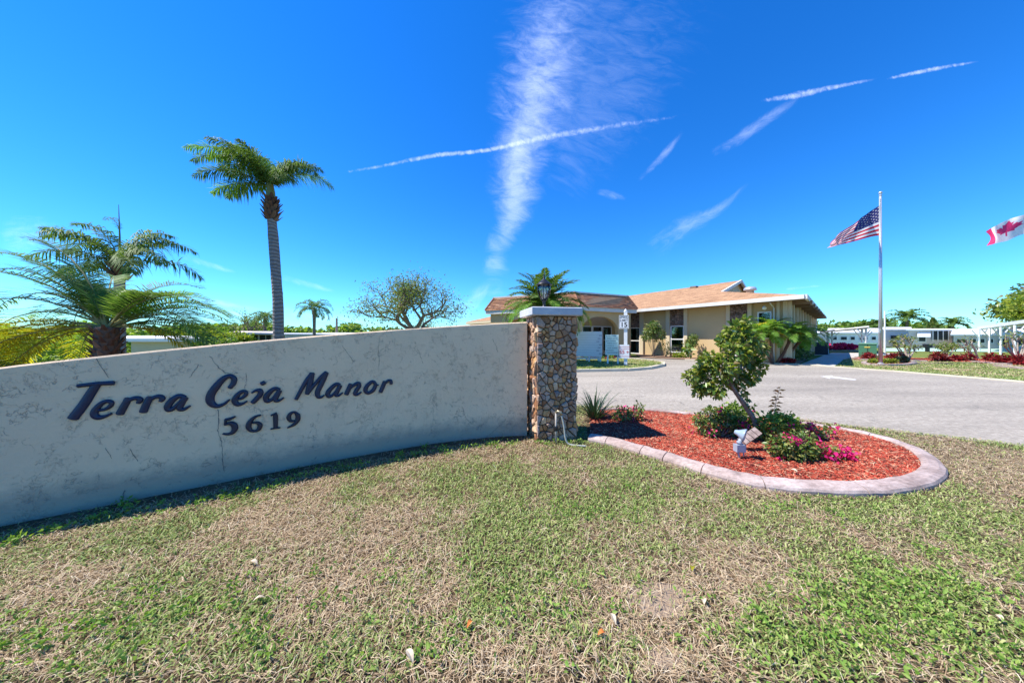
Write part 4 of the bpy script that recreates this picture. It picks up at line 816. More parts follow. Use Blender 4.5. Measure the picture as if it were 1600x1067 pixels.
C, D = blob_pts(cb, 1200, rg, .95); V, T = leaves(C, .055 * (.55 + .8 * rg.random(len(C))), .30, rg, D=D * .9); npmesh('young_leaves', V, T, M['leafyel'], parent=tr)
# garden spotlight and the concrete block behind it
s0 = G(1157, 722); s0.z = .04; sy = s0.y; spt = thing('garden_spotlight', 'small pale grey spotlight on a bent stake in the red mulch', 'spotlight', s0)
gm = mat('pale_grey_plastic', (.34, .38, .45), (.26, .29, .36), rough=.4, bs=.05, spec=.5)
q = lambda a, b, d=0: P(a, b, sy + d)
MB().tube([q(1157, 724), q(1154.5, 712), q(1152, 703), q(1152, 696)], [.004, .009, .014, .017], 8).build('stake', gm, spt, smooth=True)
MB().tube([q(1149.2, 704, .01), q(1149.5, 694, .01)], [.008, .011], 8).build('bracket', gm, spt)
MB().tube([q(1162, 712, .01), q(1161.5, 695, .01)], [.006, .012], 8).build('bracket', gm, spt)
MB().obox(q(1155.5, 700), (1, 0), (0, 1), -.047, .047, -.03, .03, q(0, 705).z, q(0, 694).z).build('junction_box', gm, spt)
MB().tube([q(1154.5, 694), q(1156, 690), q(1159, 684)], [.017, .021, .020], 12).build('lamp_holder', gm, spt, smooth=True)
MB().tube([q(1154, 692.6), q(1155.2, 690.8)], [.026, .026], 12).build('lock_ring', gm, spt, smooth=True)
ax = Vector((.66, -.70, -.20)).normalized(); hc = q(1158.5, 678)
MB().lathe([(.018, -.062), (.026, -.05), (.032, -.03), (.05, -.002), (.066, .022), (.069, .034), (.063, .034), (.048, .006), (.03, -.012), (.004, -.016)], hc, 24, axis=ax).build('lamp_head', mat('bluish_white_shade', (.30, .38, .46), (.24, .32, .42), rough=.3, bs=0, spec=.6), spt, smooth=True)
MB().lathe([(.054, .016), (.046, .026), (.03, .031), (.008, .033)], hc, 20, axis=ax).build('lens', mat('amber_lens', (.30, .18, .07), (.42, .28, .12), rough=.1, bs=0, spec=.7), spt, smooth=True)
cbk = G(1188, 697); cbk.z = .05; mb = MB(); u_ = Vector((.86, .1, .5)).normalized(); v_ = Vector((0, .45, .55)); n_ = u_.cross(v_).normalized(); v_ = n_.cross(u_).normalized(); o = q(1166, 694, .16); o.z = max(o.z, .055)
blk = thing('concrete_offcut', 'tilted ridged concrete block behind the garden spotlight', 'block', o)
for i in range(4):
    a, b_ = i * .06, i * .06 + .052; mb = MB(); vs = [o + u_ * x + v_ * y + n_ * z for z in (-.035, 0.0) for x, y in [(a, 0), (b_, 0), (b_, .09), (a, .09)]]; mb.hexa(vs); mb.build('ridge', M['kerb'], blk)
mb = MB(); vs = [o + u_ * x + v_ * y + n_ * z for z in (-.06, -.028) for x, y in [(-.005, -.002), (.24, -.002), (.24, .092), (-.005, .092)]]; mb.hexa(vs); mb.build('slab', M['kerb'], blk)

# ================================================================== clubhouse
EH = 3.1
EC = Vector((13.11, 13.20, 0)); EL = Vector((8.38, 21.18, 0)); BK = (EL - EC).normalized(); NN = Vector((-BK.y, BK.x, 0))
if NN.x < 0: NN = -NN
D2 = Vector((.747, .664, 0)).normalized()
WA = EC + BK * .88 + NN * 1.0                                 # wall corner
def facet(px):                                              # distance along the front wall of a photo column
    k = (px - 800) / F; return (WA.x - k * WA.y) / (k * BK.y - BK.x)
def sidet(px):
    k = (px - 800) / F; return (WA.x - k * WA.y) / (k * D2.y - D2.x)
def fz(px, py, n=0): p = WA + BK * facet(px) + NN * n; return EYE + (HZ - py) / F * p.y
club = thing('clubhouse', 'tan single-storey clubhouse with a shingled hip roof and stone window panels', 'building', WA)
LB = 17.0
MB().obox(WA, BK, NN, 0, LB, 0, .25, -.1, EH + .02).build('wall', M['wallpaint'], club)
dn = Vector((-D2.y, D2.x, 0))
MB().obox(WA, D2, dn, .0, 19.4, -.0, .25, -.1, EH + .02).build('wall', M['wallpaint'], club)
E2 = WA + D2 * 19.4; MB().obox(E2, dn, D2, 0, 10, -.25, 0, -.1, EH).build('wall', M['wallpaint'], club)
cols = [(1001, 1006.5), (1042, 1048), (1070, 1075.5), (1136, 1142), (1169.5, 1176), (1215, 1220), (1225, 1231)]
for a, b in cols: MB().obox(WA, BK, NN, facet(b), facet(a), -.14, .0, -.1, EH).build('pilaster', M['trimpaint'], club)
for t in [.0, 1.1, 2.9, 4.6, 6.3, 8.3, 10.8, 13.5, 16.5, 19.0]: MB().obox(WA, D2, dn, t, t + .28, -.16, -.0, -.1, EH).build('pilaster', M['trimpaint'], club)
mb = MB(); mb.tube([WA + D2 * 19.55 + Vector((.1, -.15, 0)), WA + D2 * 19.55 + Vector((.1, -.15, EH - .1))], .05, 8); mb.build('downspout', M['fascia'], club)
mb = MB(); mb.tube([WA + BK * .45 - NN * .2 + UP * .1, WA + BK * .45 - NN * .2 + UP * 2.75, WA + BK * .4 - NN * .8 + UP * 2.95], .03, 8); mb.build('downspout', M['fascia'], club)
# stone panels and windows
g = random.Random(41)
def fwindow(px0, px1, z0, z1, mull=True):
    t0, t1 = facet(px1), facet(px0); fr = MB(); e = .06
    fr.obox(WA, BK, NN, t0, t1, -.06, -.005, z0, z0 + e); fr.obox(WA, BK, NN, t0, t1, -.06, -.005, z1 - e, z1)
    fr.obox(WA, BK, NN, t0, t0 + e, -.06, -.005, z0 + e, z1 - e); fr.obox(WA, BK, NN, t1 - e, t1, -.06, -.005, z0 + e, z1 - e)
    zm = (z0 + z1) / 2; fr.obox(WA, BK, NN, t0 + e, t1 - e, -.055, -.005, zm - .03, zm + .03); f = fr.build('window', M['white'], club)
    for a, b in [(z0 + e, zm - .03), (zm + .03, z1 - e)]: MB().obox(WA, BK, NN, t0 + e, t1 - e, -.03, -.024, a, b).build('pane', M['winglass'], f)
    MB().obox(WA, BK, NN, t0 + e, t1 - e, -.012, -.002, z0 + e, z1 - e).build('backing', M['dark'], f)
    mb = MB(); n_ = 14
    for i in range(n_):
        if i in (6, 7): continue
        a = t0 + e + (t1 - t0 - 2 * e) * i / n_; mb.obox(WA, BK, NN, a, a + (t1 - t0) / n_ * .8, -.02 - .003 * (i % 2), -.014, z0 + .3, z1 - e - .02)
    mb.build('curtain', M['curtain'], f)
for i, (a, b, zt, zb) in enumerate([(982, 1001, fz(990, 487.5), fz(990, 512)), (1048, 1070, fz(1059, 482.5), fz(1059, 509)), (1142, 1169.5, fz(1156, 475), fz(1156, 506))]):
    t0, t1 = facet(b), facet(a); W_ = t1 - t0; zt = EH; H_ = zt - zb; MB().obox(WA, BK, NN, t0, t1, -.05, .0, zb, zt).build('stone_backing', M['mortar'], club)
    mb = MB(); o = WA + BK * t1 - NN * .05 + UP * zb
    for poly in cells(W_, H_, 70, 50 + i, gap=.012): stone(mb, poly, o, -BK, UP, -NN, .05, g)
    mb.build('stone_panel', islandmat('brown_panel_stone', [(.10, .06, .045), (.2, .13, .10), (.28, .19, .16), (.14, .08, .05)], bs=.5) if i == 0 else bpy.data.materials['brown_panel_stone'], club, kind='stuff')
    fwindow(a + .5, b - .5, fz((a + b) / 2, [552.5, 551, 556][i]), zb)
fwindow(1184, 1206, 1.2, fz(1195, 487))
mb = MB(); mb.lathe([(.03, 0), (.07, .05), (.09, .16), (.085, .17)], WA + BK * .75 - NN * .5 + UP * (EH - .25), 10, axis=(-.3, -.6, -.8)); mb.build('security_light', M['white'], club)
# roof
m_ = .262
def rp(a, b, h=None): return EC + BK * a + D2 * b + UP * (EH + .1 + (m_ * b if h is None else h))
s1, s2 = 4.4, 9.96
def uvquad(name, mats, parent, pts, faces, uvs):
    ob = MB().add(pts, faces).build(name, mats, parent); uv = ob.data.uv_layers.new(name='UVMap')
    for lp in ob.data.loops: uv.data[lp.index].uv = uvs[lp.vertex_index]
    return ob
A0, A1, A2 = rp(0, 0), rp(LB + 1, 0), rp(LB + 1, s2); G1 = rp(s1, s1); RR = rp(s1, s2)
uvquad('roof_slope', M['shingle'], club, [A0, G1, RR, A2, A1], [(0, 1, 2, 3, 4)], [(0, 0), (s1, s1), (s1, s2), (LB + 1, s2), (LB + 1, 0)])
B0, B1 = rp(0, 22.5, 0), rp(s1, 2 * s2 - s1, m_ * s1)
uvquad('roof_slope', M['shingle'], club, [A0, G1, B1, B0], [(3, 2, 1, 0)], [(0, 0), (s1, s1), (22.5 - s1, s1), (22.5, 0)])
uvquad('roof_slope', M['shingle'], club, [rp(LB + 1, s2), rp(s1, s2), rp(s1, 2 * s2 - s1, m_ * s1), rp(0, 22.5, 0), rp(LB + 1, 22.5, 0)], [(4, 3, 2, 1, 0)], [(LB, 0), (s1, 0), (s1, 5), (0, 10), (LB, 10)])
mb = MB(); mb.add([G1 + BK * .25, RR + BK * .25, B1 + BK * .25], [(0, 1, 2)]); mb.build('gablet_wall', M['trimpaint'], club)
mb = MB(); k = UP * .18
mb.hexa([G1 - BK * .12 - k, G1 + BK * .02 - k, RR + BK * .02 - k, RR - BK * .12 - k, G1 - BK * .12 + UP * .03, G1 + BK * .02 + UP * .03, RR + BK * .02 + UP * .03, RR - BK * .12 + UP * .03])
mb.hexa([RR - BK * .12 - k, RR + BK * .02 - k, B1 + BK * .02 - k, B1 - BK * .12 - k, RR - BK * .12 + UP * .03, RR + BK * .02 + UP * .03, B1 + BK * .02 + UP * .03, B1 - BK * .12 + UP * .03])
mb.build('barge_board', M['fascia'], club)
mb = MB(); mb.obox(EC, BK, NN, -.02, LB + 1, -.12, 0, EH - .08, EH + .11); mb.build('gutter', M['fascia'], club)
dn2 = dn if dn.dot(BK) < 0 else -dn
mb = MB(); mb.obox(EC, D2, dn2, -.06, 22.5, 0, .1, EH - .09, EH + .115); mb.build('gutter', M['fascia'], club)
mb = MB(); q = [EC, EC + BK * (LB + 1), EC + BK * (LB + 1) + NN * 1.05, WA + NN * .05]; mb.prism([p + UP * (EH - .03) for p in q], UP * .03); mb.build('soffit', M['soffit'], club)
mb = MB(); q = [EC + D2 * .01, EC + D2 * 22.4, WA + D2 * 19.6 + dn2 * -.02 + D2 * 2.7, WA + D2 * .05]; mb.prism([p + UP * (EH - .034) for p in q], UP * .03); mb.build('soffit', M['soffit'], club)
for i in range(9):
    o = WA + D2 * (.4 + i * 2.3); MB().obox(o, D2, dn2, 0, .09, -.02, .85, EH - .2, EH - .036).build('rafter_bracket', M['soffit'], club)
vp = rp(s1 + .2, s1 + 2.2); vv = P(1172, 459, 19.5); MB().lathe([(.22, -.3), (.22, .2), (.36, .22), (.36, .30), (.28, .42), (.05, .48)], vv, 14).build('roof_vent', M['alu'], club, smooth=True)
mb = MB(); v2 = rp(s1 + 3.0, s2 - 1.3); mb.obox(v2, BK, NN, 0, .5, 0, .4, v2.z, v2.z + .2); mb.build('roof_vent', M['soffit'], club)
# entrance canopy with tiled mansard
CC = Vector((4.06, 17.8, 0)); cr = Vector((.89, .456, 0)).normalized(); cl = Vector((-.875, .483, 0)).normalized()
can = thing('entrance_canopy', 'entrance canopy with a brown tiled mansard roof and arched tan walls', 'canopy', CC)
LR, LLn = 5.0, 6.8
PRr, PLl = CC + cr * LR, CC + cl * LLn; PBk = PRr + cl * LLn
def inset(p, d):
    c_ = (CC + PBk) / 2; v = Vector((c_.x - p.x, c_.y - p.y, 0)).normalized(); return p + v * d
ring0 = [CC, PRr, PBk, PLl]; ins = [inset(p, .62) for p in ring0]
mb = MB(); mb.prism([p + UP * 2.9 for p in ring0], UP * .27); mb.build('fascia', M['fascia'], can)
mb = MB(); q = [p + UP * 3.17 for p in [inset(p, -.05) for p in ring0]]; tpz = [p + UP * 4.04 for p in ins]
mb.add(q + tpz, [(0, 1, 5, 4), (1, 2, 6, 5), (2, 3, 7, 6), (3, 0, 4, 7)]); mb.build('mansard_backing', M['soffit'], can)
mb = MB(); mb.prism([inset(p, .56) + UP * 4.04 for p in ring0], UP * .09); mb.build('top_trim', M['fascia'], can)
g = random.Random(6)
for fi, (a, b) in enumerate([(0, 1), (3, 0)]):
    A_, B_ = q[a], q[b]; A2_, B2_ = tpz[a], tpz[b]; NC = 8; out = (Vector((B_.y - A_.y, A_.x - B_.x, 0))).normalized()
    if out.dot(((CC + PBk) / 2) - A_) > 0: out = -out
    for c_ in range(NC):
        t0, t1 = c_ / NC, (c_ + 1) / NC; pa, pb_ = A_.lerp(A2_, t0), B_.lerp(B2_, t0); pa2, pb2 = A_.lerp(A2_, t1), B_.lerp(B2_, t1); n_ = int((pb_ - pa).length / .3); mb = MB()
        for i in range(n_):
            u0, u1 = i / n_, (i + .96) / n_; l = .045 + g.uniform(-.008, .008)
            w0, w1, w2, w3 = pa.lerp(pb_, u0) + out * l, pa.lerp(pb_, u1) + out * l, pa2.lerp(pb2, u1) + out * .012, pa2.lerp(pb2, u0) + out * .012
            mb.add([w0 - UP * .012, w1 - UP * .012, w2 + UP * .01, w3 + UP * .01, w0 - out * l * .8 - UP * .03, w1 - out * l * .8 - UP * .03], [(0, 1, 2, 3), (4, 5, 1, 0)])
        mb.build('tile_course', M['tile'], can)
def hip(a, b): mb = MB(); mb.tube([a + UP * .03, b + UP * .03], .07, 6); mb.build('hip_cap', mat('orange_hip_tile', (.42, .19, .10), (.32, .14, .08), sc=8) if 'orange_hip_tile' not in bpy.data.materials else bpy.data.materials['orange_hip_tile'], can)
hip(q[0], tpz[0]); hip(q[1], tpz[1]); hip(q[3], tpz[3])
# arched wall under the right-hand edge and a pier at each corner
def archwall(o, u, nn_, L_, a0, a1, zs, zt, th=.25):
    K = 16; pts = [(0, 0), (a0, 0), (a0, zs)] + [((a0 + a1) / 2 - (a1 - a0) / 2 * math.cos(math.pi * i / K), zs + (zt - zs) * math.sin(math.pi * i / K)) for i in range(1, K)] + [(a1, zs), (a1, 0), (L_, 0), (L_, 2.9), (0, 2.9)]
    mb = MB()
    top = [(x, 2.9) for x, z in pts[1:-3]]
    for (x0, z0), (x1, z1) in zip(pts[2:-5], pts[3:-4]):
        mb.add([o + u * x + UP * z + nn_ * d for d in (0, th) for x, z in [(x0, z0), (x1, z1), (x1, 2.9), (x0, 2.9)]], [(0, 1, 2, 3), (7, 6, 5, 4), (0, 4, 5, 1)])
    mb.obox(o, u, nn_, 0, a0, 0, th, -.05, 2.9); mb.obox(o, u, nn_, a1, L_, 0, th, -.05, 2.9); return mb
o_ = CC + cr * .25 + cl * .35; nr = Vector((-cr.y, cr.x, 0))
archwall(o_, cr, nr, LR - .3, .4, 3.5, 1.7, 2.6).build('arch_wall', M['wallpaint'], can)
nl_ = Vector((cl.y, -cl.x, 0)); nl_ = nl_ if nl_.dot(PBk - CC) > 0 else -nl_
archwall(o_, cl, nl_, LLn - .5, .5, LLn - 1.2, 1.7, 2.6).build('arch_wall', M['wallpaint'], can)
MB().obox(PLl + cr * .4, cr, cl, 0, 4, -.3, -.05, -.05, 2.9).build('rear_wall', M['wallpaint'], can)
bw = P(950, 545, 23.3); ent = thing('entrance_door', 'glazed blue-tinted entrance doors in the shade under the arch', 'door', (bw.x, bw.y, 0))
eo = Vector((6.3, 21.9, 0)); MB().obox(eo, cr, nr, -3.2, 2.2, .3, .5, -.05, 2.9).build('wall', M['wallpaint'], ent)
for i in range(3):
    x0 = -1.2 + i * 1.0; mb = MB(); e = .07
    mb.obox(eo, cr, nr, x0, x0 + .96, .22, .29, 0, e); mb.obox(eo, cr, nr, x0, x0 + .96, .22, .29, 2.1 - e, 2.1); mb.obox(eo, cr, nr, x0, x0 + e, .22, .29, e, 2.1 - e); mb.obox(eo, cr, nr, x0 + .96 - e, x0 + .96, .22, .29, e, 2.1 - e)
    f = mb.build('door_leaf', M['white'], ent); MB().obox(eo, cr, nr, x0 + e, x0 + .96 - e, .25, .255, e, 2.1 - e).build('pane', M['winglass'], f)
# low wing left of the canopy
wg = P(770, 540, 33); wg.z = 0; wing = thing('low_wing', 'low tan-edged hip-roofed wing showing over the wall left of the canopy', 'building', wg)
a, b, c_, d_ = P(728, 540, 27), P(792, 540, 22.5), P(835, 540, 30), P(775, 540, 36)
q = [Vector((p.x, p.y, 0)) for p in (a, b, c_, d_)]; cen = sum(q, Vector()) / 4
mb = MB(); mb.prism([p.lerp(cen, .12) for p in q], UP * 2.5); mb.build('wall', M['wallpaint'], wing)
mb = MB(); mb.prism([p + UP * 2.42 for p in q], UP * .2); mb.build('fascia', M['trimpaint'], wing)
z_ = 2.63; apex = cen + UP * 3.5; uvquad('roof', M['shingle'], wing, [q[0] + UP * z_, q[1] + UP * z_, q[2] + UP * z_, q[3] + UP * z_, apex], [(0, 1, 4), (1, 2, 4), (2, 3, 4), (3, 0, 4)], [(0, 0), (6, 0), (12, 0), (18, 0), (5, 4)])

# small planting by the clubhouse
def pshrub(lab, px, py, pxb, pyb, blobs, n, size, lm, seed, fl=0, flm='pink', nm='shrub', asp=.28):
    b = G(pxb, pyb); shrub(nm, lab, [(P(x, y, b.y + d).x, b.y + d, max(P(x, y, b.y + d).z, .06), r_) for x, y, r_, d in blobs], n, size, lm, fl, flm, base=b, seed=seed, asp=asp, fsize=.09, cat='shrub')
pshrub('tall airy shrub with bare stems against the clubhouse wall between two windows', 0, 0, 1022, 558, [(1018, 515, .45, 0), (1028, 522, .45, 0), (1012, 525, .35, 0), (1022, 508, .3, 0)], 1500, .12, 'leafdark', 61)
pshrub('straggly twiggy shrub beside the second clubhouse window', 0, 0, 1040, 558, [(1038, 540, .4, 0), (1044, 548, .35, 0)], 260, .09, 'leafolive', 62)
pshrub('low yellow-green plant under the second clubhouse window', 0, 0, 1061, 559, [(1057, 556, .22, 0), (1066, 556, .2, 0)], 420, .12, 'leafyel', 63)
pshrub('dark green shrub behind the ornamental tree at the clubhouse wall', 0, 0, 1080, 560, [(1078, 538, .35, 0), (1082, 530, .3, 0)], 700, .11, 'leafdark', 64)
pshrub('yellow-green croton in front of the clubhouse corner', 0, 0, 1250, 562, [(1254, 538, .28, 0), (1248, 546, .3, 0)], 650, .13, 'leafyel', 65)
pshrub('dark shrub in the clubhouse corner shade', 0, 0, 1250, 563, [(1240, 552, .35, 0), (1256, 553, .3, 0), (1230, 555, .3, 0)], 900, .11, 'leafdark', 66)
pshrub('bright red low bromeliads at the road edge by the clubhouse', 0, 0, 1230, 568.2, [(1224, 564, .12, 0), (1232, 564, .14, 0), (1238, 564, .1, 0)], 420, .1, 'redleaf', 67)
pshrub('red-flowered low plants behind the entrance signs', 0, 0, 930, 563, [(925, 561, .2, 0), (940, 561, .2, 0), (955, 560, .2, 0), (912, 560, .2, 0)], 800, .09, 'leafmid', 68, 30, 'redleaf')
# ================================================================== signs at the entrance
def text(body, size, o, right, up_, m, parent, name='lettering', align='CENTER', ex=.0015, bold=.004):
    cu = bpy.data.curves.new(name, 'FONT'); cu.body = body; cu.size = size; cu.extrude = ex; cu.offset = bold * size; cu.align_x = align; cu.align_y = 'CENTER'; cu.materials.append(m)
    tmp = bpy.data.objects.new(name + '_curve', cu); me = bpy.data.meshes.new_from_object(tmp); bpy.data.objects.remove(tmp); me.materials.clear(); me.materials.append(m)
    ob = bpy.data.objects.new(name, me); COL.objects.link(ob); r_ = Vector(right).normalized(); u_ = Vector(up_).normalized(); n_ = r_.cross(u_); mt = Matrix((r_, u_, n_)).transposed().to_4x4()
    ob.parent = parent; mt.translation = Vector(o) - Vector(ORG[parent.name]); ob.matrix_local = mt; return ob
M['black_ink'] = mat('black_ink', (.015, .015, .015), (.02, .02, .02), bs=0); M['red_ink'] = mat('faded_red_ink', (.55, .1, .1), (.5, .14, .13), bs=0); M['green_ink'] = mat('green_grey_ink', (.2, .3, .27), (.16, .25, .22), bs=0)
M['signwhite'] = mat('white_sign_sheet', (.8, .8, .79), (.74, .74, .73), bs=0, rough=.4); M['signmint'] = mat('mint_sign_sheet', (.62, .78, .72), (.58, .74, .68), bs=0, rough=.4)
X_ = Vector((1, 0, 0))
sb = G(977.5, 573); Ys = sb.y; post = thing('speed_limit_post', 'white post carrying the SPEED LIMIT 15 and red 55 plus signs', 'sign post', (sb.x, sb.y, 0))
MB().obox(sb, X_, (0, 1, 0), -.07, .07, -.07, .07, -.1, P(977, 487, Ys).z).build('post', M['white'], post)
MB().lathe([(.08, 0), (.08, .03), (.05, .04), (.055, .07), (.02, .11), (.0, .13)], Vector((sb.x, sb.y, P(977, 487, Ys).z)), 10).build('finial', M['white'], post)
def plate(parent, x0, x1, y0, y1, m, name='sign_panel', dy=-.09, th=.02):
    a, b = P(x0, y1, Ys + dy), P(x1, y0, Ys + dy); MB().box((a.x, Ys + dy - th, a.z), (b.x, Ys + dy, b.z)).build(name, m, parent); return a, b
a, b = plate(post, 969, 983.3, 492.5, 513.5, M['signwhite']); fy = Ys - .112; cx = (a.x + b.x) / 2; H_ = b.z - a.z
text('SPEED', H_ * .235, (cx, fy, a.z + H_ * .84), X_, UP, M['black_ink'], post); text('LIMIT', H_ * .235, (cx, fy, a.z + H_ * .61), X_, UP, M['black_ink'], post); text('15', H_ * .50, (cx, fy, a.z + H_ * .28), X_, UP, M['black_ink'], post, bold=.02)
mb = MB(); e = .012
for (x0, x1, z0, z1) in [(a.x + .02, b.x - .02, a.z + .02, a.z + .02 + e), (a.x + .02, b.x - .02, b.z - .02 - e, b.z - .02), (a.x + .02, a.x + .02 + e, a.z + .04, b.z - .04), (b.x - .02 - e, b.x - .02, a.z + .04, b.z - .04)]: mb.box((x0, fy, z0), (x1, fy + .004, z1))
mb.build('border', M['black_ink'], post)
a, b = plate(post, 969.5, 984, 538.5, 560, M['signwhite']); cx = (a.x + b.x) / 2; H_ = b.z - a.z
text('55 +', H_ * .36, (cx, fy, a.z + H_ * .45), X_, UP, M['red_ink'], post, bold=.02)
mb = MB()
for fz_, w_ in [(.84, .38), (.70, .34), (.15, .4)]:
    x = cx - H_ * w_
    while x < cx + H_ * w_: l = rnd.uniform(.02, .05); mb.box((x, fy, a.z + H_ * fz_ - .012), (x + l, fy + .003, a.z + H_ * fz_ + .014)); x += l + .014
mb.build('small_print', M['red_ink'], post)
# directory board
db = G(957, 571.5); Ys = db.y; dr = thing('directory_sign', 'narrow mint directory board on two white legs beside the speed limit post', 'sign', (db.x, db.y, 0))
for px in (950, 965): p = P(px, 560, Ys); MB().obox(Vector((p.x, Ys, 0)), X_, (0, 1, 0), -.035, .035, -.035, .035, -.05, P(957, 523, Ys).z).build('leg', M['white'], dr)
a, b = plate(dr, 946.8, 966.3, 523, 554.5, M['signmint'], dy=-.04); mb = MB(); mw = MB()
for r_ in range(8):
    z = b.z - (b.z - a.z) * (.07 + .118 * r_); x = a.x + .04 + (.0 if r_ % 2 == 0 else .05)
    if r_: mw.box((a.x + .01, Ys - .064, z + .045), (b.x - .01, Ys - .06, z + .052))
    xe = b.x - .04 if r_ % 2 else b.x - rnd.uniform(.05, .2)
    while x < xe: l = rnd.uniform(.02, .05); mb.box((x, Ys - .064, z - .016), (min(x + l, xe), Ys - .06, z + .018)); x += l + rnd.choice([.012, .012, .03])
mb.build('small_print', M['green_ink'], dr); mw.build('row_line', M['green_ink'], dr)
# large white board
wb_ = G(922, 568); Ys = wb_.y; wbd = thing('notice_board', 'large white notice board on white legs partly behind the stone pillar', 'sign', (wb_.x, wb_.y, 0))
for px in (895, 920.5, 937.5): p = P(px, 560, Ys); MB().obox(Vector((p.x, Ys, 0)), X_, (0, 1, 0), -.035, .035, -.035, .035, -.05, P(920, 518, Ys).z).build('leg', M['white'], wbd)
a, b = plate(wbd, 888, 940.5, 518, 557, M['signwhite'], dy=-.04); mb = MB()
for r_ in range(9):
    z = b.z - (b.z - a.z) * (.1 + .1 * r_); mb.box((a.x + .05, Ys - .063, z - .05), (b.x - .05, Ys - .06, z - .046))
for r_ in range(7):
    z = b.z - (b.z - a.z) * (.16 + .12 * r_); x = b.x - .14 - .06 * (r_ % 3); 
    for k_ in range(3): mb.box((x + k_ * .045, Ys - .0645, z - .018), (x + k_ * .045 + .032, Ys - .06, z + .018))
mb.build('small_print', mat('violet_grey_ink', (.3, .28, .36), (.25, .23, .3), bs=0), wbd)
rl = G(918, 565); rr_ = thing('low_rail', 'low white rail on short posts at the foot of the notice board', 'rail', (rl.x, rl.y, 0)); a, b = G(880, 567), G(937, 567)
MB().box((a.x, a.y - .03, .19), (b.x, a.y + .03, .29)).build('rail', M['white'], rr_)
for t in (0, .33, .66, 1): x = lerp(a.x + .06, b.x - .06, t); MB().box((x - .04, a.y - .025, -.02), (x + .04, a.y + .025, .19)).build('rail_post', M['white'], rr_)

# ================================================================== flags
def flagpole(label, px, pyb, pyt, Y=None):
    b = G(px, pyb); Y = b.y; top = P(px, pyt, Y); r_ = thing('flagpole', label, 'flagpole', (b.x, b.y, 0))
    MB().tube([Vector((b.x, b.y, -.1)), Vector((b.x, b.y, top.z * .5)), Vector((b.x, b.y, top.z - .15))], [.072, .06, .035], 14).build('pole', M['alu'], r_, smooth=True)
    MB().lathe([(.11, 0), (.11, .03), (.08, .06)], (b.x, b.y, .0), 14).build('base_collar', M['alu'], r_)
    MB().lathe([(.03, -.16), (.05, -.12), (.05, -.06), (.02, -.05), (.02, -.02)], (b.x, b.y, top.z), 12).build('truck', M['alu'], r_)
    MB().lathe([(.01, -.06), (.05, -.045), (.07, 0), (.05, .045), (.01, .06)], (b.x, b.y, top.z + .02), 14).build('ball', M['alu'], r_, smooth=True)
    MB().tube([Vector((b.x - .1, b.y - .02, .9)), Vector((b.x - .085, b.y - .02, top.z - .2))], .007, 5).build('halyard', M['white'], r_)
    MB().box((b.x - .11, b.y - .06, 1.5), (b.x - .06, b.y, 1.62)).build('cleat', M['alu'], r_); return b, Y
def flagfab(name, c1, c2=None):
    m, n, p, o = mk(name); p.inputs['Base Color'].default_value = (*c1, 1); p.inputs['Roughness'].default_value = .7; tr = n.nodes.new('ShaderNodeBsdfTranslucent'); tr.inputs[0].default_value = (*c1, 1)
    mx = n.nodes.new('ShaderNodeMixShader'); mx.inputs[0].default_value = .5; n.links.new(p.outputs[0], mx.inputs[1]); n.links.new(tr.outputs[0], mx.inputs[2]); n.links.new(mx.outputs[0], o.inputs[0]); return m
FR, FW, FB = flagfab('flag_red', (.62, .02, .05)), flagfab('flag_white', (.85, .82, .84)), flagfab('flag_blue', (.02, .025, .16))
FP = flagfab('flag_pink_red', (.85, .04, .17))
def surf(ctrl_top, ctrl_bot, mid=None, wave=None):
    T_ = [Vector(p) for p in crom(ctrl_top, 12)]; B_ = [Vector(p) for p in crom(ctrl_bot, 12)]
    def f(u, v):
        def ev(A):
            s = u * (len(A) - 1); i = min(int(s), len(A) - 2); return A[i].lerp(A[i + 1], s - i)
        return ev(T_).lerp(ev(B_), v) + (wave(u, v) if wave else Vector())
    return f
fbp, FY = flagpole('tall silver flagpole flying the American flag in a round planted bed', 1375.8, 569, 302)
tops = [P(1374.5, 321, FY), P(1357, 333, FY + .15), P(1340, 344, FY - .1), P(1318, 361, FY + .15), P(1303, 375, FY + .1), P(1293, 386, FY)]
bots = [P(1374.5, 368, FY), P(1357, 371, FY + .25), P(1335, 377, FY + .1), P(1315, 382, FY + .3), P(1305, 384.5, FY + .2), P(1297, 386.5, FY + .1)]
sf = surf(tops, bots, wave=lambda u, v: Vector((0, .09 * math.sin(u * 11 + v * 3.5) * min(1, u * 5) + .05 * math.sin(u * 23 - v * 5) * min(1, u * 3), 0)))
flg = thing('american_flag', 'American flag with stars and stripes blowing left from the silver flagpole', 'flag', P(1374, 345, FY)); NU, NV = 60, 52
def patch(f, u0, u1, v0, v1, nu, nv, m, parent, name):
    mb = MB(); vs = [f(lerp(u0, u1, i / nu), lerp(v0, v1, j / nv)) for i in range(nu + 1) for j in range(nv + 1)]
    mb.add(vs, [(i * (nv + 1) + j, (i + 1) * (nv + 1) + j, (i + 1) * (nv + 1) + j + 1, i * (nv + 1) + j + 1) for i in range(nu) for j in range(nv)]); return mb.build(name, m, parent, smooth=True)
for k in range(13):
    patch(sf, 0 if k > 6 else .42, 1, k / 13, (k + 1) / 13, 44, 3, FR if k % 2 == 0 else FW, flg, 'stripe')
patch(sf, 0, .42, 0, 7 / 13, 24, 20, FB, flg, 'canton')
mb = MB()
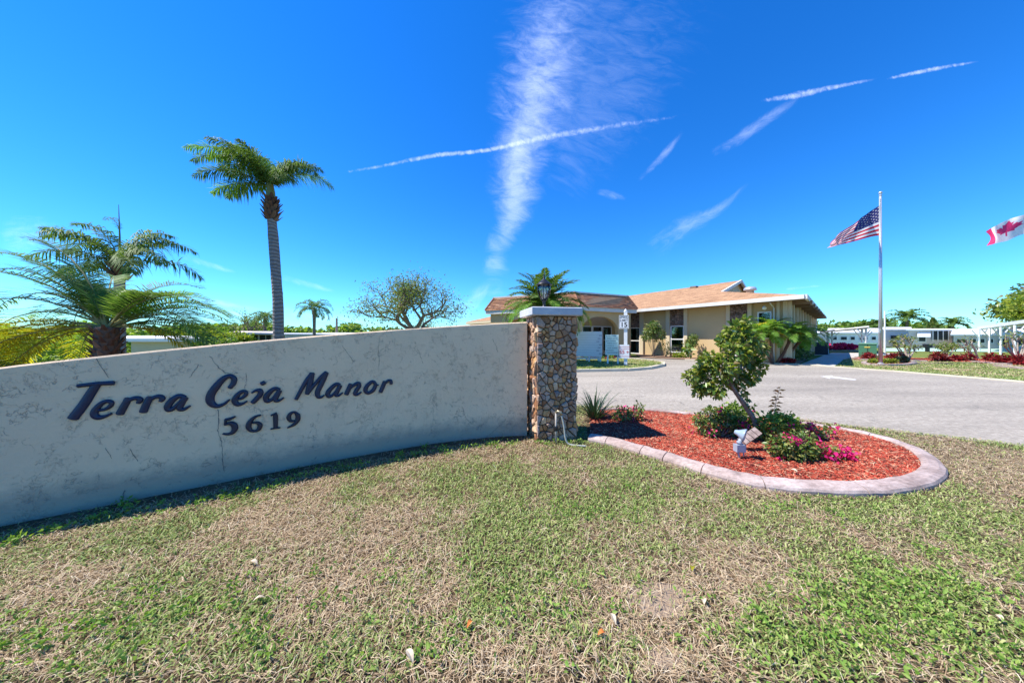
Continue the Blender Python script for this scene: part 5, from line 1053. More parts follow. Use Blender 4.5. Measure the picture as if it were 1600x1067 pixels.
for r_ in range(9):
    for c_ in range(6 if r_ % 2 == 0 else 5):
        uu = (.035 + .07 * c_) if r_ % 2 == 0 else (.07 + .07 * c_); vv_ = (r_ + .9) / 9.8 * 7 / 13
        for off in (-.012, .012):
            ct = sf(uu, vv_) + Vector((0, off, 0)); b0 = len(mb.v); mb.v.append(ct); 
            for k in range(10):
                a = k * math.pi / 5; rr = .021 if k % 2 == 0 else .009; q_ = sf(min(1, max(0, uu + rr * math.sin(a) * .75)), min(1, max(0, vv_ - rr * math.cos(a) * 1.35))) + Vector((0, off, 0)); mb.v.append(q_)
            for k in range(10): mb.f.append([b0, b0 + 1 + k, b0 + 1 + (k + 1) % 10]); mb.m.append(0)
mb.build('stars', FW, flg)
MB().tube([sf(0, 0) + Vector((.03, 0, 0)), sf(0, 1) + Vector((.03, 0, 0))], .018, 6).build('hoist_band', FW, flg)
# Canadian flag, its pole beyond the right edge
fb2, FY2 = flagpole('flagpole beyond the right edge of the photo carrying the Canadian flag', 1668, 573, 292)
tops = [P(1666, 308, FY2), P(1640, 322, FY2 + .1), P(1600, 335.5, FY2), P(1575, 343, FY2 + .2), P(1557, 353, FY2), P(1541.5, 362, FY2 + .35)]
bots = [P(1666, 352, FY2), P(1640, 356, FY2 - .1), P(1600, 366, FY2 + .1), P(1575, 376, FY2 - .1), P(1557, 380, FY2 - .15), P(1542.5, 384, FY2 - .1)]
sf2 = surf(tops, bots, wave=lambda u, v: Vector((-.12 * math.sin(v * math.pi) * max(0, u - .75) * -8 * .35, .05 * math.sin(u * 9 + v * 4), 0)))
cf = thing('canadian_flag', 'Canadian flag with a maple leaf cut off by the right edge of the photo', 'flag', P(1660, 330, FY2))
patch(sf2, 0, .25, 0, 1, 10, 14, FP, cf, 'red_band'); pass; patch(sf2, .86, 1, 0, 1, 8, 14, FP, cf, 'red_band')
ML = [(0, 1), (.2, .62), (.36, .72), (.28, .3), (.52, .56), (.58, .42), (.86, .48), (.76, .2), (.92, .1), (.5, -.26), (.56, -.42), (.06, -.34), (.08, -.8), (-.08, -.8), (-.06, -.34), (-.56, -.42), (-.5, -.26), (-.92, .1), (-.76, .2), (-.86, .48), (-.58, .42), (-.52, .56), (-.28, .3), (-.36, .72), (-.2, .62)]
NU_, NV_ = 84, 60; lf, wf = MB(), MB()
for i in range(NU_):
    for j in range(NV_):
        u0, u1, v0, v1 = lerp(.25, .86, i / NU_), lerp(.25, .86, (i + 1) / NU_), j / NV_, (j + 1) / NV_
        inl = inpoly(np.array([-((u0 + u1) / 2 - .60) / .205]), np.array([(.47 - (v0 + v1) / 2) / .40]), ML)[0]
        (lf if inl else wf).add([sf2(u0, v0), sf2(u1, v0), sf2(u1, v1), sf2(u0, v1)], [(0, 1, 2, 3)])
wf.build('white_field', FW, cf); lf.build('maple_leaf', FP, cf)

# ================================================================== far right side: cabinet, units, beds, homes
def oval(name, label, cx, cy, w_, h_, n=22, kw=.16, hk=.09, mulch=True, m='creamkerb'):
    pts = [G(cx + w_ / 2 * math.cos(a), cy - h_ / 2 * math.sin(a)) for a in np.linspace(0, 2 * np.pi, n, endpoint=False)]
    if mulch: flat('mulch_soil', pts, .03, M['mulchbase'], kind='structure')
    return strip(name, pts, kw, -.01, hk, M[m], closed=True, label=label), pts
oval('bed_kerb', 'pale oval kerb around the planted bed at the flagpole foot', 1389, 568.3, 80, 6.5, m='kerb')
lb = [G(*p) for p in [(1332, 560), (1362, 559), (1420, 560.5), (1480, 561), (1540, 562), (1700, 566), (1700, 574), (1640, 573), (1600, 571.5), (1575, 570.5), (1540, 568.5), (1520, 566.5), (1460, 565), (1400, 563.5), (1336, 562.6)]]
flat('mulch_soil', lb, .026, M['mulchbase'], kind='structure')
strip('bed_kerb', [G(*p) for p in [(1332, 561), (1345, 562.6), (1365, 563.2), (1385, 563.6)]], .16, -.01, .09, M['kerb'], label='short pale kerb in front of the green utility cabinet')
strip('bed_kerb', [G(*p) for p in [(1424, 564.6), (1436, 564.8), (1448, 565.2)]], .16, -.01, .09, M['kerb'], label='short pale kerb just right of the flagpole bed')
strip('bed_kerb', [G(*p) for p in [(1519, 566.2), (1535, 567.6), (1550, 569), (1565, 570), (1578, 571)]], .16, -.01, .1, M['kerb'], label='pale kerb length along the long red bed near the right edge')
strip('bed_kerb', [G(*p) for p in [(1556, 573), (1575, 575), (1600, 577.5), (1640, 581)]], .16, -.01, .1, M['kerb'], label='front pale kerb running out of the photo at the right edge')
V, T = chips([(p.x, p.y) for p in lb], 9000, .06, .16, .015, .04, .03, .03, rng); npmesh('mulch', V, T, M['mulch'], loc=(15, 14, 0), kind='stuff', label='red mulch of the long bed across the road', category='mulch')
for o_s in (post, dr, wbd): o_s.rotation_euler.z = R(-20)
cb0 = G(1355, 562); cab = thing('utility_cabinet', 'green metal utility cabinet standing beside the flagpole', 'cabinet', (cb0.x, cb0.y, 0)); y0 = G(1355, 559.5).y; a, b = P(1341.5, 559, y0), P(1370, 536, y0)
def frame(x0, x1, Y):
    k = ((x0 + x1) / 2 - 800) / F; N_ = Vector((k, 1, 0)).normalized(); U_ = Vector((N_.y, -N_.x, 0)); o = Vector(((x0 - 800) / F * Y, Y, 0)); k1 = (x1 - 800) / F; L_ = (o.x - k1 * o.y) / (k1 * U_.y - U_.x); return o, U_, N_, L_
cF, cU, cN, cL = frame(1341.5, 1370, y0)
MB().obox(cF, cU, cN, 0, cL, 0, .8, -.02, b.z - .06).build('body', M['green'], cab); MB().obox(cF, cU, cN, -.03, cL + .03, -.03, .83, b.z - .06, b.z).build('lid', mat('light_green_paint', (.16, .36, .24), (.13, .3, .2), bs=.05), cab)
MB().obox(cF, cU, cN, cL / 2 - .012, cL / 2 + .012, -.012, -.002, .1, b.z - .08).build('door_edge', M['black'], cab); MB().obox(cF, cU, cN, cL / 2 - .12, cL / 2 + .1, -.018, -.013, b.z - .28, b.z - .2).build('warning_label', mat('yellow_label', (.6, .5, .1), (.5, .4, .1), bs=0), cab)
def acunit(label, x0, x1, yb, yt):
    b_ = G((x0 + x1) / 2, yb); Y = b_.y; a, b = P(x0, yb, Y), P(x1, yt, Y); r_ = thing('air_conditioner', label, 'air conditioner', (b_.x, b_.y, 0)); z1 = b.z; D_ = b.x - a.x
    o, u, n_, D_ = frame(x0, x1, Y); MB().obox(o, u, n_, 0, D_, 0, D_, .04, z1 - .05).build('casing', M['navydark'], r_); MB().obox(o, u, n_, -.02, D_ + .02, -.02, D_ + .02, z1 - .05, z1).build('top', mat('pale_metal', (.2, .22, .26), (.17, .19, .22)), r_)
    MB().obox(o, u, n_, -.03, D_ + .03, -.03, D_ + .03, -.02, .04).build('base', M['concrete'], r_); mb = MB()
    for i in range(10): z = .12 + (z1 - .25) * i / 10; mb.obox(o, u, n_, .03, D_ - .06, -.012, -.001, z, z + .03)
    mb.build('louvre', M['black'], r_, kind='stuff'); MB().obox(o, u, n_, D_ - .045, D_ - .02, -.01, -.001, .06, z1 - .06).build('corner_trim', M['white'], r_)
acunit('dark blue air conditioner on the walk at the clubhouse corner', 1273.5, 1295.5, 554.5, 534.3)
pshrub('round dark red shrub in front of the green utility cabinet', 0, 0, 1357, 562, [(1352, 557, .18, 0), (1362, 557, .18, 0), (1357, 555, .18, 0)], 800, .08, 'redleaf', 70)
pshrub('spiky dark red shrub right of the flagpole', 0, 0, 1400, 563, [(1395, 558, .2, 0), (1404, 557, .2, 0), (1388, 559, .12, 0)], 520, .13, 'redleaf', 71, asp=.16)
for i, (x, lab) in enumerate([(1363, 'yellow-green ground plant left of the flagpole foot'), (1370, 'yellow-green ground plant close against the left of the flagpole'), (1383, 'yellow-green ground plant just right of the flagpole foot'), (1394, 'yellow-green ground plant in the middle right of the flagpole bed')]):
    pshrub(lab, 0, 0, x, 568, [(x, 564.5, .13, 0), (x + 3, 565, .1, 0)], 260, .08, 'leafyel', 80 + i)
pshrub('bluish grey-green plant at the right end of the flagpole bed', 0, 0, 1411, 568, [(1409, 561, .17, 0), (1414, 562, .14, 0)], 420, .09, 'strap', 85)
for i, (x, y, s_, lab) in enumerate([(1463, 556, .2, 'dark red shrub at the left of the long mulch bed'), (1475, 560, .12, 'small dull red plant in the long bed beside the leafy stump'), (1495, 559.5, .13, 'small red plant in the middle of the long mulch bed'), (1511, 558.5, .2, 'bright red ti plant at the foot of the leaning bare shrub'), (1549, 558.5, .2, 'red ti plant left of the kerb gap'), (1566, 561, .17, 'small red ti plant near the kerb end'), (1587, 562, .28, 'large crimson ti plant near the right edge'), (1603, 563, .3, 'crimson ti plant cut off by the right edge')]):
    pshrub(lab, 0, 0, x, y + 8 if y > 560 else 565, [(x, y, s_, 0), (x + 4, y + 1.5, s_ * .7, 0), (x - 4, y + 2, s_ * .6, 0)], 240, .16, 'redleaf', 90 + i, asp=.14, nm='ti_plant')
def bareshrub(label, px, pyb, tips, seed, lf):
    b_ = G(px, pyb); g = random.Random(seed); r_ = thing('frangipani_shrub', label, 'shrub', (b_.x, b_.y, 0)); mb = MB(); ends = []
    for x, y in tips:
        e = P(x, y, b_.y + g.uniform(-.3, .3)); m1 = b_.lerp(e, .45) + Vector((g.uniform(-.05, .05), 0, g.uniform(-.08, .02))); mb.tube([b_, m1, e], [.045, .035, .022], 6)
        for j in range(5): q_ = e + Vector((g.uniform(-.22, .22), g.uniform(-.2, .2), g.uniform(-.02, .26))); s_ = m1.lerp(e, g.uniform(.5, 1)); mb.tube([s_, q_], [.02, .014], 5); ends.append(q_)
    mb.build('branches', mat('pale_bare_wood', (.3, .24, .2), (.4, .34, .28), sc=10) if 'pale_bare_wood' not in bpy.data.materials else bpy.data.materials['pale_bare_wood'], r_)
    rg = np.random.default_rng(seed); C = cluster(np.array([tuple(e) for e in ends]), lf, .05, rg); V, T = leaves(C, .13 * (.6 + .7 * rg.random(len(C))), .2, rg); npmesh('foliage', V, T, M['leafolive'], parent=r_)
bareshrub('bare-stemmed leaning shrub with leaf tufts just right of the flagpole', 1418, 563, [(1402, 540), (1396, 536), (1410, 530), (1424, 535), (1430, 545), (1415, 545)], 1, 10)
bareshrub('low leafy stubby shrub in the long mulch bed', 1478, 560, [(1472, 545), (1482, 543), (1490, 546), (1475, 549)], 2, 22)
bareshrub('thin bare shrub leaning left beside the carport', 1529, 562, [(1503, 542), (1508, 537), (1518, 536), (1524, 545), (1512, 548)], 3, 4)
bareshrub('tall pale bare shrub in front of the carport at the right edge', 1592, 566, [(1572, 530), (1580, 527), (1590, 528), (1600, 535), (1606, 528), (1568, 540)], 4, 5)
# magenta hedge across the walk
rg = np.random.default_rng(44); b_ = G(1320, 546.5)
n_ = 2600; px = 1296 + 46 * rg.random(n_); yy = b_.y + 1.2 * rg.random(n_); X = (px - 800) / F * b_.y; z = (.15 + .65 * fbm(X, X * 0, .8, 3)) * rg.random(n_) ** .5; V, T = leaves(np.stack([X, yy, z], 1), .2 * (.6 + .8 * rg.random(n_)), .35, rg); npmesh('bougainvillea_hedge', V, T, M['pink'], loc=tuple(b_), kind='stuff', label='low magenta bougainvillea hedge behind the dark air conditioner', category='hedge')
flat('hedge_walk', [G(*p) for p in [(1296, 548.2), (1345, 548.2), (1345, 547.4), (1296, 547.4)]], .0, M['concrete'], kind='structure')

def home(label, x0, x1, yb, ye, Y, roofh, wins, wallm='white', depth=5, skew=0, over=.3):
    a, b = P(x0, ye, Y), P(x1, ye, Y + skew); z1 = a.z; u = Vector((b.x - a.x, b.y - a.y, 0)); L_ = u.length; u /= L_; nn_ = Vector((a.x + b.x, a.y + b.y, 0)).normalized(); o = Vector((a.x, a.y, 0)); r_ = thing('mobile_home', label, 'house', o)
    z1b = b.z
    MB().obox(o, u, nn_, 0, L_, 0, depth, -.1, z1).build('wall', M[wallm], r_)
    mb = MB(); q = [o - u * over - nn_ * over, o + u * (L_ + over) - nn_ * over, o + u * (L_ + over) + nn_ * (depth + over), o - u * over + nn_ * (depth + over)]; mb.prism([p + UP * (z1 - .02) for p in q], UP * .12)
    c1, c2 = o - u * over + nn_ * depth / 2, o + u * (L_ + over) + nn_ * depth / 2; zt = UP * (z1 + .1); mb.add([q[0] + zt, q[1] + zt, q[2] + zt, q[3] + zt, c1 + zt + UP * roofh, c2 + zt + UP * roofh], [(0, 1, 5, 4), (2, 3, 4, 5), (0, 4, 3), (1, 2, 5)]); mb.build('roof', M['white'], r_)
    for t0, t1, zf0, zf1 in wins:
        f = MB().obox(o, u, nn_, t0 * L_, t1 * L_, -.05, -.003, zf0 * z1, zf1 * z1).build('window', M['white'], r_); MB().obox(o, u, nn_, t0 * L_ + .07, t1 * L_ - .07, -.07, -.052, zf0 * z1 + .06, zf1 * z1 - .06).build('pane', M['dark'], f)
    return r_, o, u, nn_, L_, z1
home('white mobile home with dark windows seen under the leaning carport', 1296, 1374, 545, 521, 34, .55, [(.05, .16, .52, .8), (.22, .36, .52, .8), (.42, .52, .52, .8), (.6, .78, .52, .8), (.84, .94, .52, .8)])
home('white mobile home just right of the flagpole with a blank front', 1378, 1421, 545, 516, 38, .35, [(.3, .62, .45, .7)])
r_, o, u, nn_, L_, z1 = home('pinkish mobile home with awning and dark screened porch', 1420, 1488, 545, 516.5, 33, .15, [(.22, .4, .35, .68)], 'greyhome')
MB().obox(o, u, nn_, L_ * .55, L_ * .93, -.12, -.004, z1 * .48, z1 * .96).build('screen', M['dark'], r_)
for t in (.545, .66, .78, .9): MB().obox(o, u, nn_, L_ * t, L_ * t + .1, -.2, -.125, z1 * .4, z1).build('screen_post', M['white'], r_)
mb = MB(); mb.hexa([o + u * L_ * .2 - nn_ * .9 + UP * z1 * .62, o + u * L_ * .5 - nn_ * .9 + UP * z1 * .62, o + u * L_ * .5 - nn_ * .01 + UP * z1 * .9, o + u * L_ * .2 - nn_ * .01 + UP * z1 * .9] + [o + u * L_ * .2 - nn_ * .9 + UP * (z1 * .62 + .04), o + u * L_ * .5 - nn_ * .9 + UP * (z1 * .62 + .04), o + u * L_ * .5 - nn_ * .01 + UP * (z1 * .9 + .04), o + u * L_ * .2 - nn_ * .01 + UP * (z1 * .9 + .04)]); mb.build('awning', M['white'], r_)
home('long white-roofed mobile home with a row of windows behind the right carport', 1490, 1640, 545, 524, 31, .6, [(.03, .13, .4, .78), (.16, .24, .4, .78), (.26, .33, .4, .78), (.36, .42, .4, .78), (.46, .56, .2, .8), (.6, .72, .2, .8), (.76, .9, .3, .8)], 'greyhome')
home('white shed-like home at the corner behind the air conditioner', 1266, 1292, 545, 521, 42, .3, [])
def carport(label, pts, zt, Y0, posts, th=.1):
    q = [Vector(p) for p in pts]; r_ = thing('carport', label, 'carport', (q[0].x, q[0].y, 0)); mb = MB(); mb.prism(q, UP * th); mb.build('roof', M['white'], r_)
    n_ = 7; mb = MB()
    for i in range(n_): a, b = q[0].lerp(q[3], (i + .5) / n_), q[1].lerp(q[2], (i + .5) / n_); mb.tube([a - UP * .05, b - UP * .05], .04, 4)
    mb.build('roof_rib', M['fascia'], r_)
    for p in posts:
        p = Vector(p); MB().obox(Vector((p.x, p.y, 0)), (1, 0), (0, 1), -.045, .045, -.045, .045, -.05, p.z).build('post', M['white'], r_)
        mb = MB()
        for s_ in (-1, 1): mb.tube([Vector((p.x, p.y, p.z - .75)), Vector((p.x + s_ * .7, p.y, p.z - .02))], .035, 4)
        mb.build('brace', M['white'], r_)
carport('open white carport with a tilted flat roof and braced posts behind the air conditioner', [P(1281, 519, 26), P(1358, 511, 21), P(1352, 513, 27), P(1290, 518, 32)], 0, 0, [P(1293, 518.5, 27), P(1300, 518.5, 29), P(1347, 514, 22.5), P(1353, 512.5, 21.8)])
carport('long white carport on braced posts at the right edge of the photo', [P(1527, 514.5, 27), P(1660, 497, 17), P(1760, 500, 22), P(1560, 512, 34)], 0, 0, [P(1530, 515, 26), P(1546, 513, 24), P(1564, 511, 21.8), P(1586, 508, 19.8), P(1625, 503, 18)], th=.24)
# small dark bollard lamp on the court, thin poles
bb = G(1451, 549.5); t_ = thing('court_box', 'small dark box on a stand at the edge of the green court', 'box', (bb.x, bb.y, 0)); y_ = bb.y; a, b = P(1449, 549, y_), P(1453, 541, y_); MB().box((a.x, y_, 0), (b.x, y_ + .15, b.z)).build('stand', M['black'], t_); a, b = P(1447.5, 543, y_), P(1456, 537.5, y_); MB().box((a.x, y_ - .05, a.z), (b.x, y_ + .25, b.z)).build('box', M['black'], t_)
pp_ = P(1382.5, 545, 24); MB().tube([Vector((pp_.x, pp_.y, 0)), Vector((pp_.x, pp_.y, EYE + 39 / F * 24))], [.07, .04], 8).solo('thin_pole', M['white'], (pp_.x, pp_.y, 0), label='thin white pole standing just behind the flagpole', category='pole')
# left: mobile home and poles over the wall
r_, o, u, nn_, L_, z1 = home('white mobile home with a dark screened porch seen over the wall beside the tall palm', 358, 432, 540, 522, 22, .12, [], depth=8, skew=.5)
mb = MB(); q = [P(347, 523, 21.6), P(372, 522, 21.3), P(432, 523, 22), P(430, 519.5, 28), P(368, 519.5, 27)]; mb.prism(q, UP * .13); mb.build('porch_roof', mat('pinkish_white_roof', (.72, .6, .55), (.66, .55, .5), bs=.05), r_)
for i, (a, b) in enumerate([(.26, .42), (.46, .6), (.64, .76), (.78, .88), (.04, .1), (.14, .2)]): MB().obox(o, u, nn_, a * L_, b * L_, -.06, -.004, .25, z1 * .95).build('screen', M['dark'], r_)
home('long low white building behind the tall palm trunk', 445, 548, 540, 523, 30, .1, [], depth=6, skew=2)
home('white low roof end showing just above the wall left of the bare tree', 505, 575, 540, 523.5, 40, .25, [], depth=6)
home('pale tan house wall glimpsed behind the bushy palm', 205, 300, 545, 533, 11, .1, [], 'trimpaint', depth=4)
up_ = P(526, 545, 45); t_ = thing('utility_pole', 'dark wooden utility pole right of the small palm', 'pole', (up_.x, up_.y, 0)); zt = EYE + 28 / F * 45; MB().tube([Vector((up_.x, up_.y, 0)), Vector((up_.x, up_.y, zt))], [.2, .14], 8).build('pole', M['bark'], t_)
for dz in (.25, .7):
    a = Vector((up_.x, up_.y, zt - dz)); b = P(640, 519, 60); MB().tube([a.lerp(b, t) - UP * 1.2 * 4 * t * (1 - t) * .4 for t in np.linspace(0, 1, 9)], .03, 4).build('wire', M['black'], t_)

# ================================================================== clouds: thin high sheets of ice cloud
CH = 1500.0
def sky_pt(px, py): Y = F * (CH - EYE) / (HZ - py); return Vector(((px - 800) / F * Y, Y, CH))
def cloudmat(name, mode, dens, sc, thr=.45, soft=.25, stretch=(1, 1)):
    m = bpy.data.materials.new(name); m.use_nodes = True; n = m.node_tree; n.nodes.clear(); o = n.nodes.new('ShaderNodeOutputMaterial'); t = n.nodes.new('ShaderNodeBsdfTransparent'); tr = n.nodes.new('ShaderNodeBsdfTranslucent'); tr.inputs[0].default_value = (.95, .97, 1, 1)
    df = n.nodes.new('ShaderNodeBsdfDiffuse'); df.inputs[0].default_value = (.9, .93, 1, 1); ad = n.nodes.new('ShaderNodeMixShader'); ad.inputs[0].default_value = .8; n.links.new(df.outputs[0], ad.inputs[1]); n.links.new(tr.outputs[0], ad.inputs[2])
    uv = n.nodes.new('ShaderNodeUVMap'); sp = n.nodes.new('ShaderNodeSeparateXYZ'); n.links.new(uv.outputs[0], sp.inputs[0])
    mp = n.nodes.new('ShaderNodeMapping'); mp.inputs['Scale'].default_value = (sc * stretch[0], sc * stretch[1], 1); n.links.new(uv.outputs[0], mp.inputs[0]); no = n.nodes.new('ShaderNodeTexNoise'); no.inputs['Scale'].default_value = 1; no.inputs['Detail'].default_value = 8; no.inputs['Roughness'].default_value = .68; no.inputs['Distortion'].default_value = .8; n.links.new(mp.outputs[0], no.inputs[0])
    r = n.nodes.new('ShaderNodeMapRange'); r.interpolation_type = 'SMOOTHSTEP'; r.inputs[1].default_value = thr - soft; r.inputs[2].default_value = thr + soft; n.links.new(no.outputs[0], r.inputs[0])
    # across profile: 1 - (2v-1)^2, ends fade with u held in V of second map
    def fall(sock, pw):
        a = n.nodes.new('ShaderNodeMath'); a.operation = 'MULTIPLY_ADD'; a.inputs[1].default_value = 2; a.inputs[2].default_value = -1; n.links.new(sock, a.inputs[0]); b = n.nodes.new('ShaderNodeMath'); b.operation = 'POWER'; b.inputs[1].default_value = 2
        ab = n.nodes.new('ShaderNodeMath'); ab.operation = 'ABSOLUTE'; n.links.new(a.outputs[0], ab.inputs[0]); n.links.new(ab.outputs[0], b.inputs[0]); c = n.nodes.new('ShaderNodeMath'); c.operation = 'SUBTRACT'; c.use_clamp = True; c.inputs[0].default_value = 1; n.links.new(b.outputs[0], c.inputs[1]); d = n.nodes.new('ShaderNodeMath'); d.operation = 'POWER'; d.inputs[1].default_value = pw; n.links.new(c.outputs[0], d.inputs[0]); return d.outputs[0]
    uv2 = n.nodes.new('ShaderNodeUVMap'); uv2.uv_map = 'ends'; s2_ = n.nodes.new('ShaderNodeSeparateXYZ'); n.links.new(uv2.outputs[0], s2_.inputs[0])
    m1 = n.nodes.new('ShaderNodeMath'); m1.operation = 'MULTIPLY'; n.links.new(fall(s2_.outputs[1], 1.0), m1.inputs[0]); n.links.new(fall(s2_.outputs[0], .6), m1.inputs[1])
    ragged = n.nodes.new('ShaderNodeMath'); ragged.operation = 'MULTIPLY_ADD'; ragged.inputs[1].default_value = .42; n.links.new(m1.outputs[0], ragged.inputs[0]); ra = n.nodes.new('ShaderNodeMath'); ra.operation = 'SUBTRACT'; ra.inputs[1].default_value = .40; n.links.new(no.outputs[0], ra.inputs[0]); n.links.new(ra.outputs[0], ragged.inputs[2])
    r.interpolation_type = 'SMOOTHERSTEP'; n.links.new(ragged.outputs[0], r.inputs[0])
    m2 = n.nodes.new('ShaderNodeMath'); m2.operation = 'MULTIPLY'; sq = n.nodes.new('ShaderNodeMath'); sq.operation = 'POWER'; sq.inputs[1].default_value = .5; n.links.new(m1.outputs[0], sq.inputs[0]); n.links.new(sq.outputs[0], m2.inputs[0]); n.links.new(r.outputs[0], m2.inputs[1]); m3 = n.nodes.new('ShaderNodeMath'); m3.operation = 'MULTIPLY'; m3.use_clamp = True; m3.inputs[1].default_value = dens; n.links.new(m2.outputs[0], m3.inputs[0])
    mx = n.nodes.new('ShaderNodeMixShader'); n.links.new(m3.outputs[0], mx.inputs[0]); n.links.new(t.outputs[0], mx.inputs[1]); n.links.new(ad.outputs[0], mx.inputs[2]); n.links.new(mx.outputs[0], o.inputs[0]); uv.uv_map = 'UVMap'; return m
def cloud(name, label, path, widths, m, across='v', cat='cloud'):
    pp = crom([(x, y, w_) for (x, y), w_ in zip(path, widths)], 8); mb = MB(); uvs = []; ends = []; s = 0; K = 4; zoff = cloud.k * 6.0; cloud.k += 1
    for i, p in enumerate(pp):
        a = pp[max(i - 1, 0)]; b = pp[min(i + 1, len(pp) - 1)]; tx_, ty_ = b[0] - a[0], b[1] - a[1]; l = math.hypot(tx_, ty_) or 1; nx, ny = -ty_ / l, tx_ / l
        if i: s += math.hypot(p[0] - pp[i - 1][0], p[1] - pp[i - 1][1])
        for k in range(K + 1):
            v = k / K - .5; x, y = p[0] + nx * v * p[2], min(p[1] + ny * v * p[2], HZ - 6); q = sky_pt(x, y); q.z += zoff; q.x *= (CH + zoff - EYE) / (CH - EYE); q.y *= (CH + zoff - EYE) / (CH - EYE); mb.v.append(q); uvs.append((s / 100, v * p[2] / 100)); ends.append((i / (len(pp) - 1), k / K))
    for i in range(len(pp) - 1):
        for k in range(K): mb.f.append([i * (K + 1) + k, i * (K + 1) + k + 1, (i + 1) * (K + 1) + k + 1, (i + 1) * (K + 1) + k]); mb.m.append(0)
    c = mb.v[len(mb.v) // 2]; ob = mb.solo(name, m, tuple(c), label=label, category=cat)
    for nm, src in (('UVMap', uvs), ('ends', ends)):
        uv = ob.data.uv_layers.new(name=nm)
        for lp in ob.data.loops: uv.data[lp.index].uv = src[lp.vertex_index]
    return ob
cloud.k = 0
CM1 = cloudmat('cirrus_ribbed', 'band', .25, 2.4, .47, .38, (1.7, .8)); CM1b = cloudmat('cirrus_core', 'band', .20, 3.6, .48, .34, (1.8, .9)); CM2 = cloudmat('contrail_ice', 'line', .34, 8, .47, .34, (1.2, 1)); CM3 = cloudmat('thin_veil', 'band', .07, 2.2, .48, .35, (2.6, .9)); CM4 = cloudmat('wisp_ice', 'band', .15, 2.6, .50, .38, (.9, 3))
mainp = [(868, -60), (862, 30), (845, 110), (830, 180), (812, 240), (806, 300), (800, 345), (780, 385), (772, 430), (770, 470)]
cloud('cirrus_cloud', 'broad ribbed white cirrus band rising from the lantern to the top of the sky', mainp, [190, 180, 170, 150, 110, 100, 64, 46, 50, 40], CM1)
cloud('cirrus_cloud', 'bright inner streak along the broad cirrus band', mainp[:8], [120, 110, 90, 76, 60, 50, 30, 24], CM1b)
cloud('cirrus_cloud', 'faint veil of cirrus to the right of the broad band', [(985, -80), (950, 60), (930, 150), (900, 230), (860, 300)], [380, 330, 260, 180, 110], CM3)
cloud('contrail', 'thin bumpy contrail crossing the cirrus band from left to right', [(530, 271), (600, 259), (680, 243), (760, 235), (850, 215), (960, 197), (1075, 180)], [5, 7, 10, 9, 14, 12, 7], CM2, cat='contrail')
cloud('contrail', 'white contrail pieces at upper right rising towards the right edge', [(1183, 159), (1240, 150), (1300, 137), (1372, 123)], [5, 14, 10, 5], CM2, cat='contrail')
cloud('contrail', 'short right-hand end of the upper contrail', [(1380, 125), (1450, 110), (1530, 96)], [5, 9, 4], CM2, cat='contrail')
for i, (pth, wd_, lab) in enumerate([([(1015, 392), (1070, 355), (1120, 330), (1170, 285)], [60, 44, 22, 8], 'wispy cirrus patch left of the flag over the clubhouse roof'), ([(1110, 245), (1180, 200), (1255, 148)], [18, 26, 12], 'diagonal wisp hanging below the upper contrail'), ([(995, 285), (1035, 245), (1068, 205)], [8, 16, 9], 'short hooked wisp right of the cirrus band'),
    ([(280, 400), (320, 412), (372, 427)], [14, 14, 8], 'low wisp between the bushy palm and the tall palm'), ([(436, 433), (475, 443), (525, 456)], [12, 14, 8], 'low wisp just right of the tall palm trunk'), ([(280, 465), (340, 473), (410, 486)], [12, 14, 8], 'long low streak left of the tall palm trunk'), ([(300, 486), (350, 489), (395, 493)], [9, 10, 8], 'lowest streak above the left treeline'), ([(430, 486), (500, 496), (600, 505)], [22, 18, 12], 'low hazy streak behind the small palm'),
    ([(0, 375), (40, 370), (110, 372)], [60, 90, 40], 'soft bright cloud patch at the far left edge'), ([(930, 300), (955, 305), (980, 312)], [12, 18, 8], 'tiny puff right of the cirrus band'), ([(1250, 448), (1230, 452), (1285, 446)], [6, 6, 4], 'faint trail above the clubhouse corner'), ([(700, 505), (740, 470), (770, 440)], [50, 40, 30], 'pale haze patch above the wall beside the cirrus foot')]):
    cloud('wispy_cloud', lab, pth, wd_, CM4)

